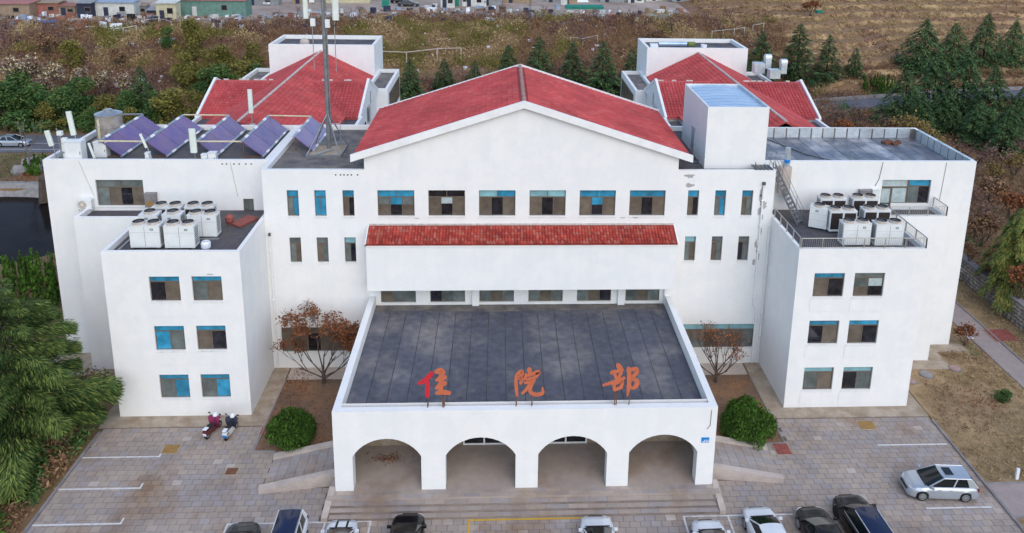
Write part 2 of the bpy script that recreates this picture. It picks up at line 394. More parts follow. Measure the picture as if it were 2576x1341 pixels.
# concrete aprons round the wings
apr = tag(empty('concrete_apron', (0, 0, 0)), kind='structure')
def slab(x0, x1, y0, y1, z=.03, mt='concrete', nm='apron_slab', par=apr): b = MB(); b.box(x0, x1, y0, y1, -.05, z); return b.build(nm, M[mt], par)
slab(KL-.4, L2+1.15, 46.45, YW+.1); slab(L2-.1, L2+1.15, YW+.11, YM+.2); slab(L1-1.0, L1+.1, YW+.11, YS+.2, .02)
slab(R1-1.15, KR+.1, 46.45, YW+.1); slab(R1-1.15, R1+.1, YW+.11, YM+.2); slab(R2-.1, R2+1.0, YW+.11, YS-1.21)
slab(RB-.1, RB+1.3, YS+.01, YO+.1); slab(R2-.1, RB+1.3, YS-1.2, YS+.0); slab(OA-1.2, LA+.1, YS+.11, YO+.1); slab(OA-1.2, L1-1.01, YS-.9, YS+.1)
slab(RB+1.31, OB+1.0, YO-1.0, YO+.1)
slab(-15.2, PL+.1, YM-1.5, YM+.1, .025, 'concrete_pale'); slab(PR-.1, 18.5, YM-1.5, YM+.1, .025, 'concrete_pale')
sheet('garden_bed', [(L2+1.16, 43.9), (PL, 43.9), (PL, YM-1.52), (L2+1.16, YM-1.52)], .016, 'soil')
sheet('garden_bed', [(PR, 43.9), (R1-1.16, 43.9), (R1-1.16, YM-1.52), (PR, YM-1.52)], .016, 'soil')
bk = MB(); bk.box(L2+1.16, L2+1.26, 43.85, YM-1.52, -.1, .06); bk.box(L2+1.26, -13.9, 43.85, 43.95, -.1, .06); tag(bk.build('bed_edging', M['kerb']), kind='structure')
bk = MB(); bk.box(R1-1.26, R1-1.16, 43.85, YM-1.52, -.1, .06); bk.box(17.3, R1-1.26, 43.85, 43.95, -.1, .06); tag(bk.build('bed_edging', M['kerb']), kind='structure')
grid_sheet('lawn', KR+.17, 43.4, 24, 66, 'dry_lawn', .0, 12, 30)
sheet('footpath', [(38.3, 30), (40.3, 30), (40.3, 70), (38.3, 70)], .012, 'path_pink')
sheet('paved_pad', [(KR+.17, 37.3), (38.29, 37.3), (38.29, 39.9), (KR+.17, 39.9)], .014, 'path_pink')
kb = MB(); kb.box(40.3, 40.42, 30, 70, -.1, .1); kb.box(38.18, 38.29, 40.1, 70, -.1, .07); kb.box(KR+.17, 38.17, 39.9, 40.02, -.1, .06); kb.box(KR+.17, 38.17, 37.18, 37.29, -.1, .06)
tag(kb.build('path_edging', M['kerb']), kind='structure')
# left road, right road, plateau yard
sheet('road', [(-170, 103.9), (-34, 103.9), (-34, 112), (-170, 112)], .0, 'asphalt')
rl = MB()
rl.quad((-170, 105.2, .006), (-40, 105.2, .006), (-40, 105.32, .006), (-170, 105.32, .006)); rl.quad((-170, 107.9, .006), (-40, 107.9, .006), (-40, 108.02, .006), (-170, 108.02, .006))
tag(rl.build('road_line', M['line_white']), kind='structure')
V = []; F = []
rc = [(40, 120.5), (52, 126), (64, 129.5), (80, 134), (100, 138), (130, 142), (170, 147)]
pts = []
for (x0, y0), (x1, y1) in zip(rc, rc[1:]):
    for k in range(8): t = k/8; pts.append((x0+(x1-x0)*t, y0+(y1-y0)*t))
pts.append(rc[-1])
for x, y in pts: V += [(x, y, max(ground(x, y), 0)+.02), (x-.8, y+6.2, max(ground(x, y), ground(x-.8, y+6.2))+.02)]
for i in range(len(pts)-1): F.append((2*i, 2*i+2, 2*i+3, 2*i+1))
tag(link('road', np_mesh('road', V, F, [M['asphalt']])), kind='structure')
b = MB()
for i in range(len(pts)-1):
    a0 = Vector(V[2*i+1]); a1 = Vector(V[2*i+3]); b.obox((a0+a1)/2+Vector((0, 0, .18)), (a1-a0)/2, Vector((0, .2, 0)), Vector((0, 0, .35)))
tag(b.build('roadside_wall', M['stone_pale']), 'low pale stone wall along the far edge of the right-hand road', 'wall')
def yard():
    V = []; F = []; nx, ny = 90, 22
    for j in range(ny+1):
        for i in range(nx+1):
            x = -130+i*2.1; y = yfoot(x)+30+j*4.5; V.append((x, y, ground(x, y)+.03))
    for j in range(ny):
        for i in range(nx):
            a = j*(nx+1)+i
            if V[a][0] < 42: F.append((a, a+1, a+nx+2, a+nx+1))
    tag(link('yard', np_mesh('yard', V, F, [M['yard']])), kind='structure')
yard()
def terraces():
    V = []; F = []; xs = [46+1.6*i for i in range(75)]; ts = [1+.55*j for j in range(120)]
    for t in ts:
        for x in xs: y = yfoot(x)+t; V.append((x, y, ground(x, y)+.03))
    n = len(xs)
    for j in range(len(ts)-1):
        for i in range(n-1): F.append((j*n+i, j*n+i+1, (j+1)*n+i+1, (j+1)*n+i))
    mi = [1 if (V[f[3]][2]-V[f[0]][2]) > .26 else 0 for f in F]
    tag(link('terraced_field', np_mesh('terraced_field', V, F, [M['field'], M['bank_grass']], mi)), kind='structure')
terraces()
# pond and its stone bank
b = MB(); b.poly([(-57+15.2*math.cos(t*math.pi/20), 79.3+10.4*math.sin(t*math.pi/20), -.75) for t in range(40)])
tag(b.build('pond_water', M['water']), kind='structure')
bank = MB(); arc = []
for k in range(25):
    t = math.radians(48+k*4.5); arc.append((math.cos(t), math.sin(t)))
for (c0, s0), (c1, s1) in zip(arc, arc[1:]):
    P = lambda c, s, g, z: (-57+(15.2+g)*c, 79.3+(10.4+g)*s, z)
    bank.quad(P(c0, s0, .15, -.9), P(c1, s1, .15, -.9), P(c1, s1, 1.3, .45), P(c0, s0, 1.3, .45)); bank.quad(P(c0, s0, 1.3, .45), P(c1, s1, 1.3, .45), P(c1, s1, 1.9, .45), P(c0, s0, 1.9, .45)); bank.quad(P(c0, s0, 1.9, .45), P(c1, s1, 1.9, .45), P(c1, s1, 1.9, -.3), P(c0, s0, 1.9, -.3))
tag(bank.build('pond_bank', M['stone_pale']), 'curved sloping masonry bank along the far side of the dark pond', 'wall')
# stone wall on the right with its single stones
sw = empty('stone_wall', (43.3, 55, 0), 0, 'rubble stone retaining wall with a pale coping beside the lawn', 'wall')
b = MB(); b.box(43.3, 43.5, 36, 76, -.1, 2.0); b.build('backing', M['joint'], sw)
for k in range(40): b = MB(); b.box(43.18, 43.85, 36+k, 36.98+k, 2.0+R_.uniform(0, .02), 2.14); b.build('coping_stone', M['kerb'], sw)
def lump(sx, sy, sz, seed, nm='stone', mt='stone', n=1, jit=.16):
    import bmesh
    r = random.Random(seed); bm = bmesh.new(); bmesh.ops.create_icosphere(bm, subdivisions=n, radius=1)
    for v in bm.verts:
        k = 1+r.uniform(-jit, jit); q = v.co; q = Vector((math.copysign(abs(q.x)**.7, q.x), math.copysign(abs(q.y)**.7, q.y), math.copysign(abs(q.z)**.7, q.z)))
        v.co = Vector((q.x*sx*k, q.y*sy*k, q.z*sz*k))
    me = bpy.data.meshes.new(nm); bm.to_mesh(me); bm.free(); me.materials.append(M[mt]); return me
SME = [lump(.12, .24+.03*i, .15, 20+i) for i in range(5)]
n = 0
for r in range(6):
    y = 50.5+R_.uniform(0, .3)
    while y < 75 and n < 296:
        link('stone', R_.choice(SME), sw, (R_.uniform(-.02, .02), y-55, .17+r*.33+R_.uniform(-.03, .03))); y += R_.uniform(.46, .6); n += 1
D('riser', (.235, .195, .17), .9, var=.15, scale=1.5, vary2=.15, world=True)
# ================================================================ THE HOSPITAL
hos = empty('hospital_building', (1.69, 53, 0), 0, 'large white plastered hospital with a red gabled roof and an arcaded entrance porch', 'building')
WALLM = [M['white_plaster']]
def wall_front(b, x0, x1, z0, z1, y, holes, dep=.24, m=0):
    xs = sorted({x0, x1, *[h[0] for h in holes], *[h[1] for h in holes]}); zs = sorted({z0, z1, *[h[2] for h in holes], *[h[3] for h in holes]})
    for xa, xb in zip(xs, xs[1:]):
        for za, zb in zip(zs, zs[1:]):
            cx, cz = (xa+xb)/2, (za+zb)/2
            if any(h[0] < cx < h[1] and h[2] < cz < h[3] for h in holes): continue
            b.quad((xa, y, za), (xb, y, za), (xb, y, zb), (xa, y, zb), m)
    for a, c, e, f in holes:
        b.quad((a, y, e), (a, y+dep, e), (a, y+dep, f), (a, y, f), m); b.quad((c, y, e), (c, y, f), (c, y+dep, f), (c, y+dep, e), m)
        b.quad((a, y, f), (a, y+dep, f), (c, y+dep, f), (c, y, f), m); b.quad((a, y, e), (c, y, e), (c, y+dep, e), (a, y+dep, e), m)
        b.quad((a, y+dep, e), (c, y+dep, e), (c, y+dep, f), (a, y+dep, f), m)
PM = dict(b='pane_blue', p='pane_pale', t='pane_tan', d='pane_dark', g='pane_grey', c='pane_curtain')
def window(x0, x1, z0, z1, y, top, bot, tf=.27, parent=hos, name='window', blinds=(), dep=.17, sill=True, bw=None):
    """frame as the part; panes, blinds and sill as its sub-parts. top / bot: a letter per pane"""
    fw = .05; f = MB(); ya, yb = y+dep-.06, y+dep
    f.box(x0, x1, ya, yb, z0, z0+fw); f.box(x0, x1, ya, yb, z1-fw, z1); f.box(x0, x0+fw, ya, yb, z0+fw, z1-fw); f.box(x1-fw, x1, ya, yb, z0+fw, z1-fw)
    zt = z1-(z1-z0)*tf if top else z1-fw
    if top: f.box(x0+fw, x1-fw, ya, yb, zt-.035, zt+.035)
    cells = []
    def rowcells(s, za, zb):
        n = len(s); w_ = (x1-x0-2*fw)/n
        for i, k in enumerate(s):
            xa = x0+fw+i*w_; cells.append((k, xa+(.02 if i else 0), xa+w_-(.02 if i < n-1 else 0), za, zb))
            if i: f.box(xa-.022, xa+.022, ya+.005, yb-.005, za, zb)
    if top: rowcells(top, zt+.035, z1-fw)
    rowcells(bot, z0+fw, (zt-.035) if top else z1-fw)
    fo = f.build(name, M['frame'], parent)
    for k, xa, xb, za, zb in cells:
        b = MB(); jy = R_.choice((0, .012)); b.box(xa-.004, xb+.004, yb-.035+jy, yb-.022+jy, za-.004, zb+.004); b.build('pane', M[PM[k]], fo)
    for (i, n, fr, k) in blinds:          # half-drawn blind behind one of n panes, as a fraction of its height, hung just inside
        w_ = (x1-x0-2*fw)/n; xa = x0+fw+i*w_; za, zb = z0+fw, (zt-.035 if top else z1-fw)
        b = MB(); b.box(xa+.03, xa+w_-.03, yb-.042, yb-.037, zb-(zb-za)*fr, zb-.002); b.build('blind', M[PM[k]], fo)
    if sill:
        b = MB(); b.box(x0-.05, x1+.05, y-.06, y+dep-.062, z0-.06, z0+.012); b.build('sill', M['white_plaster'], fo)
    return fo
def parapet(b, x0, x1, y0, y1, za, zb, t=.25, sides='fklr', m=0):
    ya = y0+(t if 'f' in sides else 0); yb = y1-(t if 'k' in sides else 0)
    if 'f' in sides: b.box(x0, x1, y0, y0+t, za, zb, m)
    if 'k' in sides: b.box(x0, x1, y1-t, y1, za, zb, m)
    if 'l' in sides: b.box(x0, x0+t, ya, yb, za, zb, m)
    if 'r' in sides: b.box(x1-t, x1, ya, yb, za, zb, m)
def drain_holes(x0, x1, y, z, n):
    b = MB()
    for i in range(n): x = x0+(x1-x0)*i/(n-1)+R_.uniform(-.1, .1); b.tube((x, y+.02, z), (x, y-.012, z), .06, 8)
    b.build('drain_hole', M['dark_steel'], hos)
# ---- front wings
def wing(x0, x1, wins, xs0, xs1, side):
    holes = [w_[:4] for w_ in wins]
    b = MB(); zb = ZW-.42
    wall_front(b, x0, x1, 0, zb, YW, holes); b.box(x0, x1, YW, YO, 0, zb, skip='fbk')
    parapet(b, x0, x1, YW, YO, zb, ZW, .25, 'flr')
    for (a, c, e, f_) in holes:         # spandrel panels under the windows, slightly proud
        b.box(a-.12, c+.12, YW-.022, YW-.002, e-1.05 if e > 2 else .25, e-.12)
    b.build('wing_wall', WALLM, hos)
    b = MB(); b.box(x0+.26, x1-.26, YW+.26, YO-.01, zb, zb+.06); b.build('wing_roof_deck', M['dark_deck'], hos)
    b = MB(); b.box(xs0, xs1, YS, YO, 0, zb, skip='bk'); parapet(b, xs0, xs1, YS, YO, zb, ZW-.01, .25, 'fl' if side < 0 else 'fr'); b.build('step_wall', WALLM, hos)
    b = MB(); b.box(xs0+(.26 if side < 0 else .01), xs1-(.01 if side < 0 else .26), YS+.26, YO-.01, zb, zb+.05); b.build('step_roof_deck', M['dark_deck'], hos)
    for w_ in wins: window(*w_[:4], YW, w_[4], w_[5], .23, blinds=w_[6] if len(w_) > 6 else ())
LX = ((-22.27, -20.37), (-19.6, -17.72)); RX = ((20.98, 23.05), (23.72, 25.78))
Z3, Z2, Z1 = (8.42, 10.16), (4.9, 6.67), (1.36, 3.12)
wing(L1, L2, [(*LX[0], *Z3, 'b', 'dt'), (*LX[1], *Z3, 'b', 'gt'), (*LX[0], *Z2, 'b', 'bg'), (*LX[1], *Z2, 'b', 'td'), (*LX[0], *Z1, 'b', 'gb'), (*LX[1], *Z1, 'b', 'gb')], LA, L1-.004, -1)
wing(R1, R2, [(*RX[0], *Z3, 'b', 'td'), (*RX[1], *Z3, 'g', 'td', ((0, 2, .5, 'g'), (1, 2, .45, 'c'))), (*RX[0], *Z2, 'b', 'dt'), (*RX[1], *Z2, 'b', 'td'), (*RX[0], *Z1, 'p', 'dt', ((0, 2, .97, 'g'),)), (*RX[1], *Z1, 'p', 'dg')], R2+.004, RB, 1)
# ---- outer blocks
lw = (-28.93, -25.6, 11.85, 13.85); sw_ = (-18.6, -17.85, 11.05, 12.4)
b = MB(); zb = ZM-.5
wall_front(b, OA, L2-.004, 0, zb, YO, [lw, sw_]); b.box(OA, L2-.004, YO, YK, 0, zb, skip='fb'); parapet(b, OA, L2-.004, YO, YK, zb, ZM-.06, .28, 'fkl')
b.box(L2-.55, L2-.004, YO+.28, YK-.28, zb, ZM-.15); b.build('outer_wall', WALLM, hos)
b = MB(); b.box(OA+.29, L2-.56, YO+.29, YK-.29, zb-.02, zb+.06); b.build('outer_roof_deck', M['dark_deck'], hos)
window(*lw, YO, 'gg', 'gtdt', .3, dep=.2); window(*sw_, YO, '', 'gg', dep=.15, sill=False)
rw = (29.75, 32.62, 12.0, 13.9); rd = (28.85, 29.7, 11.5, 13.9)
b = MB(); zr = ZM-1.0
wall_front(b, R1+.004, OB, 0, zr, YO, [(28.85, 32.62, 12.0, 13.9), (28.85, 29.7, 11.5, 12.0)]); b.box(R1+.004, OB, YO, YK, 0, zr, skip='fb'); parapet(b, R1+.004, OB, YO, YK, zr, ZM-.06, .28, 'fkr'); b.build('outer_wall', WALLM, hos)
# window with its balcony door
window(30.95, 32.62, 12.0, 13.9, YO, 'b', 'gd', .28, dep=.2, sill=False); window(28.87, 30.93, 12.9+.38, 13.9, YO, '', 'c', dep=.2, sill=False); window(29.72, 30.93, 12.0, 13.26, YO, '', 'c', dep=.2, sill=False)
f = MB(); f.box(28.87, 28.95, YO+.14, YO+.2, 11.5, 13.26); f.box(29.62, 29.7, YO+.14, YO+.2, 11.5, 13.26); f.box(28.951, 29.619, YO+.14, YO+.2, 13.16, 13.26); f.box(28.951, 29.619, YO+.14, YO+.2, 11.5, 11.8); fo = f.build('balcony_door', M['frame'], hos)
b = MB(); b.box(28.94, 29.63, YO+.165, YO+.175, 11.79, 13.17); b.build('curtain', M['pane_curtain'], fo); b = MB(); b.box(29.64, 29.68, YO+.1, YO+.139, 12.3, 12.5); b.build('handle', M['steel'], fo)
# foil-covered right roof: strips on the deck, panels on the parapet
b = MB(); b.box(R1+.3, OB-.29, YO+.29, YK-.29, zr-.02, zr+.05); rdk = b.build('foil_roof_deck', M['foil_deck'], hos)
b = MB(); b.box(R1+.3, OB-.29, YK-.284, YK-.281, zr+.06, ZM-.07); b.box(OB-.284, OB-.281, YO+.29, YK-.29, zr+.06, ZM-.07); b.build('parapet_felt', M['felt_back'], rdk)
k = 0; x = R1+.4
while x < OB-1.4:
    b = MB(); b.box(x, x+1.02, YO+.31+(.0 if x > 26 else 1.9), YK-.3, zr+.051, zr+.066+.01*(k % 2)); b.build('foil_strip', M['foil_deck'], rdk); x += 1.06; k += 1
x = R1+.35
while x < OB-1.2:
    wd = R_.uniform(.95, 1.2); b = MB(); s = R_.uniform(-.02, .02)
    b.prism([(x, YK-.285, zr+.08+abs(s)), (x+wd-.12, YK-.285, zr+.08+R_.uniform(0, .05)), (x+wd-.12, YK-.285, ZM-.03+s), (x, YK-.285, ZM-.03-s)], (0, -.02-R_.uniform(0, .02), 0)); b.build('foil_panel', M['foil'], rdk); x += wd
y = YO+.4
while y < YK-1.1:
    wd = R_.uniform(.9, 1.1); b = MB(); b.prism([(OB-.285, y, zr+.08), (OB-.285, y+wd-.11, zr+.08), (OB-.285, y+wd-.11, ZM-.03), (OB-.285, y, ZM-.03)], (-.025, 0, 0)); b.build('foil_panel', M['foil'], rdk)
    b = MB(); b.box(OB-.31, OB+.02, y, y+wd-.11, ZM-.058, ZM-.035); b.build('foil_panel', M['foil'], rdk); y += wd
# ---- main block
GX0, GX1 = -9.39, 12.72
S1 = [(c-.4, c+.4) for c in (-14.42, -12.52, -10.57, 13.93, 15.9, 17.87)]
W1 = [(c-1.29, c+1.29) for c in (-7.25, -3.69, -.12, 3.46, 7.03, 10.62)]
zU, zM_, zL = (11.96, 13.92), (8.43, 10.37), (1.33, 3.3)
bigL, bigR = (-15.8, -10.2, *zL), (13.55, 19.25, *zL)
hol = [(*s, *zU) for s in S1]+[(*s, *zM_) for s in S1]+[(*s, *zU) for s in W1]+[bigL, bigR]
strip = [(c-1.26, c+1.26, 5.25, 6.75) for c in (-7.25, -3.69, -.12, 3.46, 7.03, 10.62)]
b = MB(); zm = ZM-.42
wall_front(b, L2, R1, 0, zm, YM, hol+strip); b.box(L2, R1, YM, YK, 0, zm, skip='fbt')
parapet(b, L2, GX0-.002, YM, YK, zm, ZM, .28, 'fkl'); parapet(b, GX1+.002, R1, YM, YK, zm, ZM, .28, 'fkr')
def rz(x): return 20.42-.327*abs(x-XC)      # roof surface over the gable
b.poly([(GX0, YM, zm), (GX1, YM, zm), (GX1, YM, rz(GX1)-.1), (XC, YM, rz(XC)-.1), (GX0, YM, rz(GX0)-.1)])
GY1 = 65.0
b.quad((GX0, YM, zm), (GX0, GY1, zm), (GX0, GY1, rz(GX0)-.1), (GX0, YM, rz(GX0)-.1)); b.quad((GX1, YM, zm), (GX1, GY1, zm), (GX1, GY1, rz(GX1)-.1), (GX1, YM, rz(GX1)-.1))
b.poly([(GX0, GY1, zm), (GX1, GY1, zm), (GX1, GY1, rz(GX1)-.1), (XC, GY1, rz(XC)-.1), (GX0, GY1, rz(GX0)-.1)])
for x in (-1.9, 8.77, 12.2): b.box(x, x+.5, YM-.22, YM-.003, 5.05, 6.95)
b.build('main_wall', WALLM, hos)
b = MB(); b.box(L2+.29, GX0-.01, YM+.29, YK-.29, zm-.02, zm+.06); b.build('main_roof_deck', M['felt_back'], hos)
b = MB(); b.box(GX1+.01, R1-.29, YM+.29, YK-.29, zm-.02, zm+.06); b.build('main_roof_deck', M['dark_deck'], hos)
for i, s in enumerate(S1):
    window(*s, *zU, YM, 'b', ('gb', 'bb', 'td', 'td', 'gb', 'tg')[i], .28, dep=.2); window(*s, *zM_, YM, ('g', 'g', 'p', 'p', 'g', 'g')[i], ('gt', 'tg', 'gd', 'gt', 'tg', 'dg')[i], .26, dep=.2)
for i, s in enumerate(W1):
    window(*s, *zU, YM, ('bb', 'dd', 'pb', 'pp', 'bb', 'bb')[i], ('tdt', 'tdt', 'tdt', 'tdt', 'tdt', 'tdt')[i], .28, dep=.2,
           blinds=(((0, 3, .4, 'g'), (1, 3, .4, 'b'), (2, 3, .4, 'g')), ((1, 3, .35, 'c'),), (), (), ((1, 3, .42, 'b'),), ())[i])
for i, s in enumerate(strip): window(*s, YM, '', ('tgg', 'dgg', 'gtg', 'gtg', 'gtd', 'gtg')[i], dep=.14, sill=True)
window(*bigL, YM, 'ttt', 'ttdttd', .25, dep=.15); window(*bigR, YM, 'ppp', 'tgtgtg', .25, dep=.15)
drain_holes(-19.9, -17.9, YO, ZM-.35, 6); drain_holes(-11.4, -9.9, YM, ZM-.36, 6)
# ---- tiles
def tile_field(o, e, s, n, we, ls, wd, ln_, seed, mask=None, nmat=4):
    """single tiles: e along the eave, s up the slope, n out of it"""
    r = random.Random(seed); o, e, s, n = map(Vector, (o, e, s, n)); V = []; F = []; mi = []
    prof = [(0, 0), (.15, .065), (.4, .095), (.65, .065), (.85, 0), (1, -.012)]
    for j in range(int(ls/ln_)):
        for i in range(int(we/wd)):
            if mask and not mask(o+e*((i+.5)*wd)+s*((j+.5)*ln_)): continue
            p = o+e*(i*wd)+s*(j*ln_); k = len(V); h = .05+r.uniform(-.008, .008)
            for u, v in prof: V.append(p+e*(u*wd)+n*(v+h))
            for u, v in prof: V.append(p+e*(u*wd)+s*(ln_+.03)+n*v)
            for u, v in prof: V.append(p+e*(u*wd)+n*(v-.02))
            c = r.randrange(nmat) if r.random() < .5 else 0
            for q in range(5): F.append((k+q, k+q+1, k+q+7, k+q+6)); mi.append(c); F.append((k+12+q, k+13+q, k+q+1, k+q)); mi.append(c)
    return V, F, mi
def tiles(nm, par, mats, *a, **k):
    V, F, mi = tile_field(*a, **k); off = WL.get(par, Vector((0, 0, 0)))
    o = link(nm, np_mesh(nm, [tuple(v-off) for v in V], F, mats, mi), par); WL[o] = off; return tag(o, kind='stuff')
# gable roof: slabs, tiles, ridge, verge boards
for sx in (-1, 1):
    ex = XC+sx*11.72; b = MB()
    A = (ex, YM-.2, rz(ex)-.04); B = (XC, YM-.2, rz(XC)-.04); b.prism([A, B, (XC, YM-.2, rz(XC)-.24), (ex, YM-.2, rz(ex)-.24)], (0, GY1+.2-YM+.2, 0)); ro = b.build('gable_roof', M['tile2'], hos)
    sv = Vector((-sx, 0, .327)).normalized(); nv = Vector((sx*.327, 0, 1)).normalized()
    e0 = Vector((ex, YM-.12 if sx > 0 else GY1+.1, rz(ex)-.03)); ev = Vector((0, 1 if sx > 0 else -1, 0))
    tiles('roof_tiles', ro, TILE, e0, ev, sv, nv, GY1-YM+.2, 12.3, .33, .40, 31+sx)
b = MB()
for k in range(24): y = YM+k*.5; b.tube((XC, y, rz(XC)-.02), (XC, y+.5, rz(XC)+.0), .15, 8, .13)
b.build('ridge_cap', M['ridge'], hos)
for ya, yb in ((YM-.36, YM-.2), (GY1+.12, GY1+.3)):
    b = MB(); t_, d_ = .12, .52
    L_ = [(XC-11.95, rz(XC-11.95)), (XC, rz(XC)), (XC+11.95, rz(XC+11.95))]
    b.prism([(x, ya, z+t_) for x, z in L_]+[(x, ya, z-d_+t_) for x, z in reversed(L_)], (0, yb-ya, 0)); b.build('verge_board', M['white_paint'], hos)
# ---- bay with its tiled canopy
BY = 51.56; BX0, BX1 = -9.2, 12.62
b = MB(); b.box(BX0, BX1, BY, YM-.003, 6.97, 10.5, skip='k'); b.prism([(BX0, BY, 10.5), (BX0, YM-.004, 10.5), (BX0, YM-.004, 11.2)], (BX1-BX0, 0, 0)); b.build('bay_wall', WALLM, hos)
b = MB(); can = b.prism([(BX0+.02, BY-.1, 10.53), (BX0+.02, YM-.005, 11.28), (BX0+.02, YM-.005, 11.20), (BX0+.02, BY-.1, 10.45)], (BX1-BX0-.04, 0, 0)).build('canopy_roof', M['canopy_tile2'], hos)
sv = Vector((0, YM-BY+.09, .75)).normalized(); nv = Vector((0, -sv.z, sv.y)); cw, cl = .2183, .265
e0 = Vector((BX0+.03, BY-.14, 10.545))
V, F, mi = tile_field(Vector((0, 0, 0)), Vector((1, 0, 0)), sv, nv, cw+.001, cl+.001, cw, cl, 1)
TM = [np_mesh('tile', [tuple(v) for v in V], F, [CTILE[i]]) for i in range(4)]
nw = int((BX1-BX0-.06)/cw); rest = []
q = 0
for j in range(6):
    for i in range(nw):
        p = e0+Vector((1, 0, 0))*(i*cw)+sv*(j*cl)
        if j < 3 and q < 300: link('tile', TM[R_.choice((0, 0, 1, 2, 3))], can, p-WL[can]); q += 1
        else: rest.append(p)
VV = []; FF = []; MI = []
for p in rest:
    k = len(VV); VV += [tuple(v+p-WL[can]) for v in V]; FF += [tuple(k+i for i in f_) for f_ in F]; MI += [R_.choice((0, 0, 1, 2, 3))]*len(F)
tag(link('tile', np_mesh('tile', VV, FF, CTILE, MI), can), kind='stuff')
b = MB(); b.box(BX0-.06, BX0+.015, BY-.16, YM-.01, 10.42, 10.55); b.prism([(BX0-.06, BY-.16, 10.55), (BX0-.06, YM-.01, 11.36), (BX0-.06, YM-.01, 11.1), (BX0-.06, BY-.16, 10.43)], (.075, 0, 0)); b.prism([(BX1-.015, BY-.16, 10.6), (BX1-.015, YM-.01, 11.36), (BX1-.015, YM-.01, 11.1), (BX1-.015, BY-.16, 10.43)], (.075, 0, 0)); b.box(BX0+.02, BX1-.02, BY-.05, BY-.003, 10.3, 10.43); b.build('canopy_verge', M['white_paint'], hos)
b = MB(); b.box(BX0, BX1, YM-.07, YM-.004, 11.29, 11.42); b.build('canopy_flashing', M['mortar'], hos)
# ---- porch: arcade, side walls, felted roof with its strips
ar = [(-8.26, -4.36), (-2.97, 1.06), (2.36, 6.36), (7.64, 11.65)]; spr, crown = 2.85, 4.02; YPb = YP+.75
def arc_pts(a, c, n=14):
    R0 = ((c-a)/2)**2; h = crown-spr; rad = (R0+h*h)/(2*h); cx, cz = (a+c)/2, crown-rad; th = math.asin((c-a)/2/rad)
    return [(cx+rad*math.sin(-th+2*th*k/n), cz+rad*math.cos(-th+2*th*k/n)) for k in range(n+1)]
b = MB(); zf = .6; zt = ZP
edges = [PL]+[v for p_ in ar for v in p_]+[PR]
for k in range(0, len(edges), 2): b.box(edges[k], edges[k+1], YP, YPb, 0, spr, skip='tb')
for k in range(0, len(edges), 2):
    b.quad((edges[k], YP, spr), (edges[k+1], YP, spr), (edges[k+1], YP, zt), (edges[k], YP, zt)); b.quad((edges[k], YPb, spr), (edges[k+1], YPb, spr), (edges[k+1], YPb, zt), (edges[k], YPb, zt))
for a, c in ar:
    pts = arc_pts(a, c)
    for (xa, za), (xb, zb_) in zip(pts, pts[1:]):
        for y in (YP, YPb): b.quad((xa, y, za), (xb, y, zb_), (xb, y, zt), (xa, y, zt))
        b.quad((xa, YP, za), (xb, YP, zb_), (xb, YPb, zb_), (xa, YPb, za))
b.quad((PL, YP, zt), (PR, YP, zt), (PR, YP+.42, zt), (PL, YP+.42, zt)); b.quad((PL, YP, spr), (PL, YPb, spr), (PL, YPb, zt), (PL, YP, zt)); b.quad((PR, YP, spr), (PR, YPb, spr), (PR, YPb, zt), (PR, YP, zt))
b.quad((PL, YP+.42, zt), (PR, YP+.42, zt), (PR, YP+.42, 5.0), (PL, YP+.42, 5.0))
b.build('arcade_wall', WALLM, hos)
for x0, x1 in ((PL, PL+.42), (PR-.42, PR)): b = MB(); b.box(x0, x1, YPb+.001, YM-.004, 0, ZP-.001); b.box(x0, x1, YP+.422, YPb, 5.0, ZP-.001); b.build('porch_side_wall', WALLM, hos)
b = MB(); b.box(PL+.43, PR-.43, YP+.43, YM-.01, 4.75, 5.04); prd = b.build('porch_roof_deck', M['dark_deck'], hos)
b = MB(); b.box(PL+.44, PR-.44, YM-1.25, YM-.02, 5.041, 5.052); b.build('back_felt', M['felt_back'], prd)
ns = 18; sw0 = (PR-PL-.9)/ns
for i in range(ns):
    x = PL+.45+i*sw0; yb = YM-.8-.35*noise2(i*.7, 1, 2); b = MB(); b.box(x, x+sw0-.045, YP+.44, yb, 5.053, 5.066+.008*(i % 2)); b.build('felt_strip', M['felt'], prd)
# porch floor, back wall with glazed doors, steps
b = MB(); b.box(PL-.35, PR+.3, YP-.65, YM-.01, -.03, .6); b.build('porch_floor', M['paver0'], hos)
for k in range(3):
    y1 = YP-.65-.003-.33*k; b = MB(); b.box(PL-.1, PR+.1, y1-.33, y1, -.03, .45-.15*k); b.build('step', M['riser'], hos)
for k in range(3):
    xs = PL-.1
    while xs < PR-.4:
        wd = R_.uniform(1.0, 1.4); y1 = YP-.65-.33*k; b = MB(); b.box(xs, min(xs+wd-.02, PR+.1), y1-.345, y1-.02, .452-.15*k, .463-.15*k); b.build('tread_slab', PAV[R_.choice((0, 2, 2, 3))], hos); xs += wd
for k in range(26):
    for j in range(2):
        b = MB(); xs = PL-.3+k*.86+(.4 if j else 0); b.box(xs, min(xs+.84, PR+.28), YP-.63+j*.3, YP-.35+j*.3-.01, .602, .612); b.build('porch_slab', PAV[R_.choice((0, 2, 2, 3))], hos)
b = MB(); b.box(PL+.43, PR-.43, YP+3.9, YP+4.1, .6, 4.74); b.build('porch_back_wall', M['concrete'], hos)
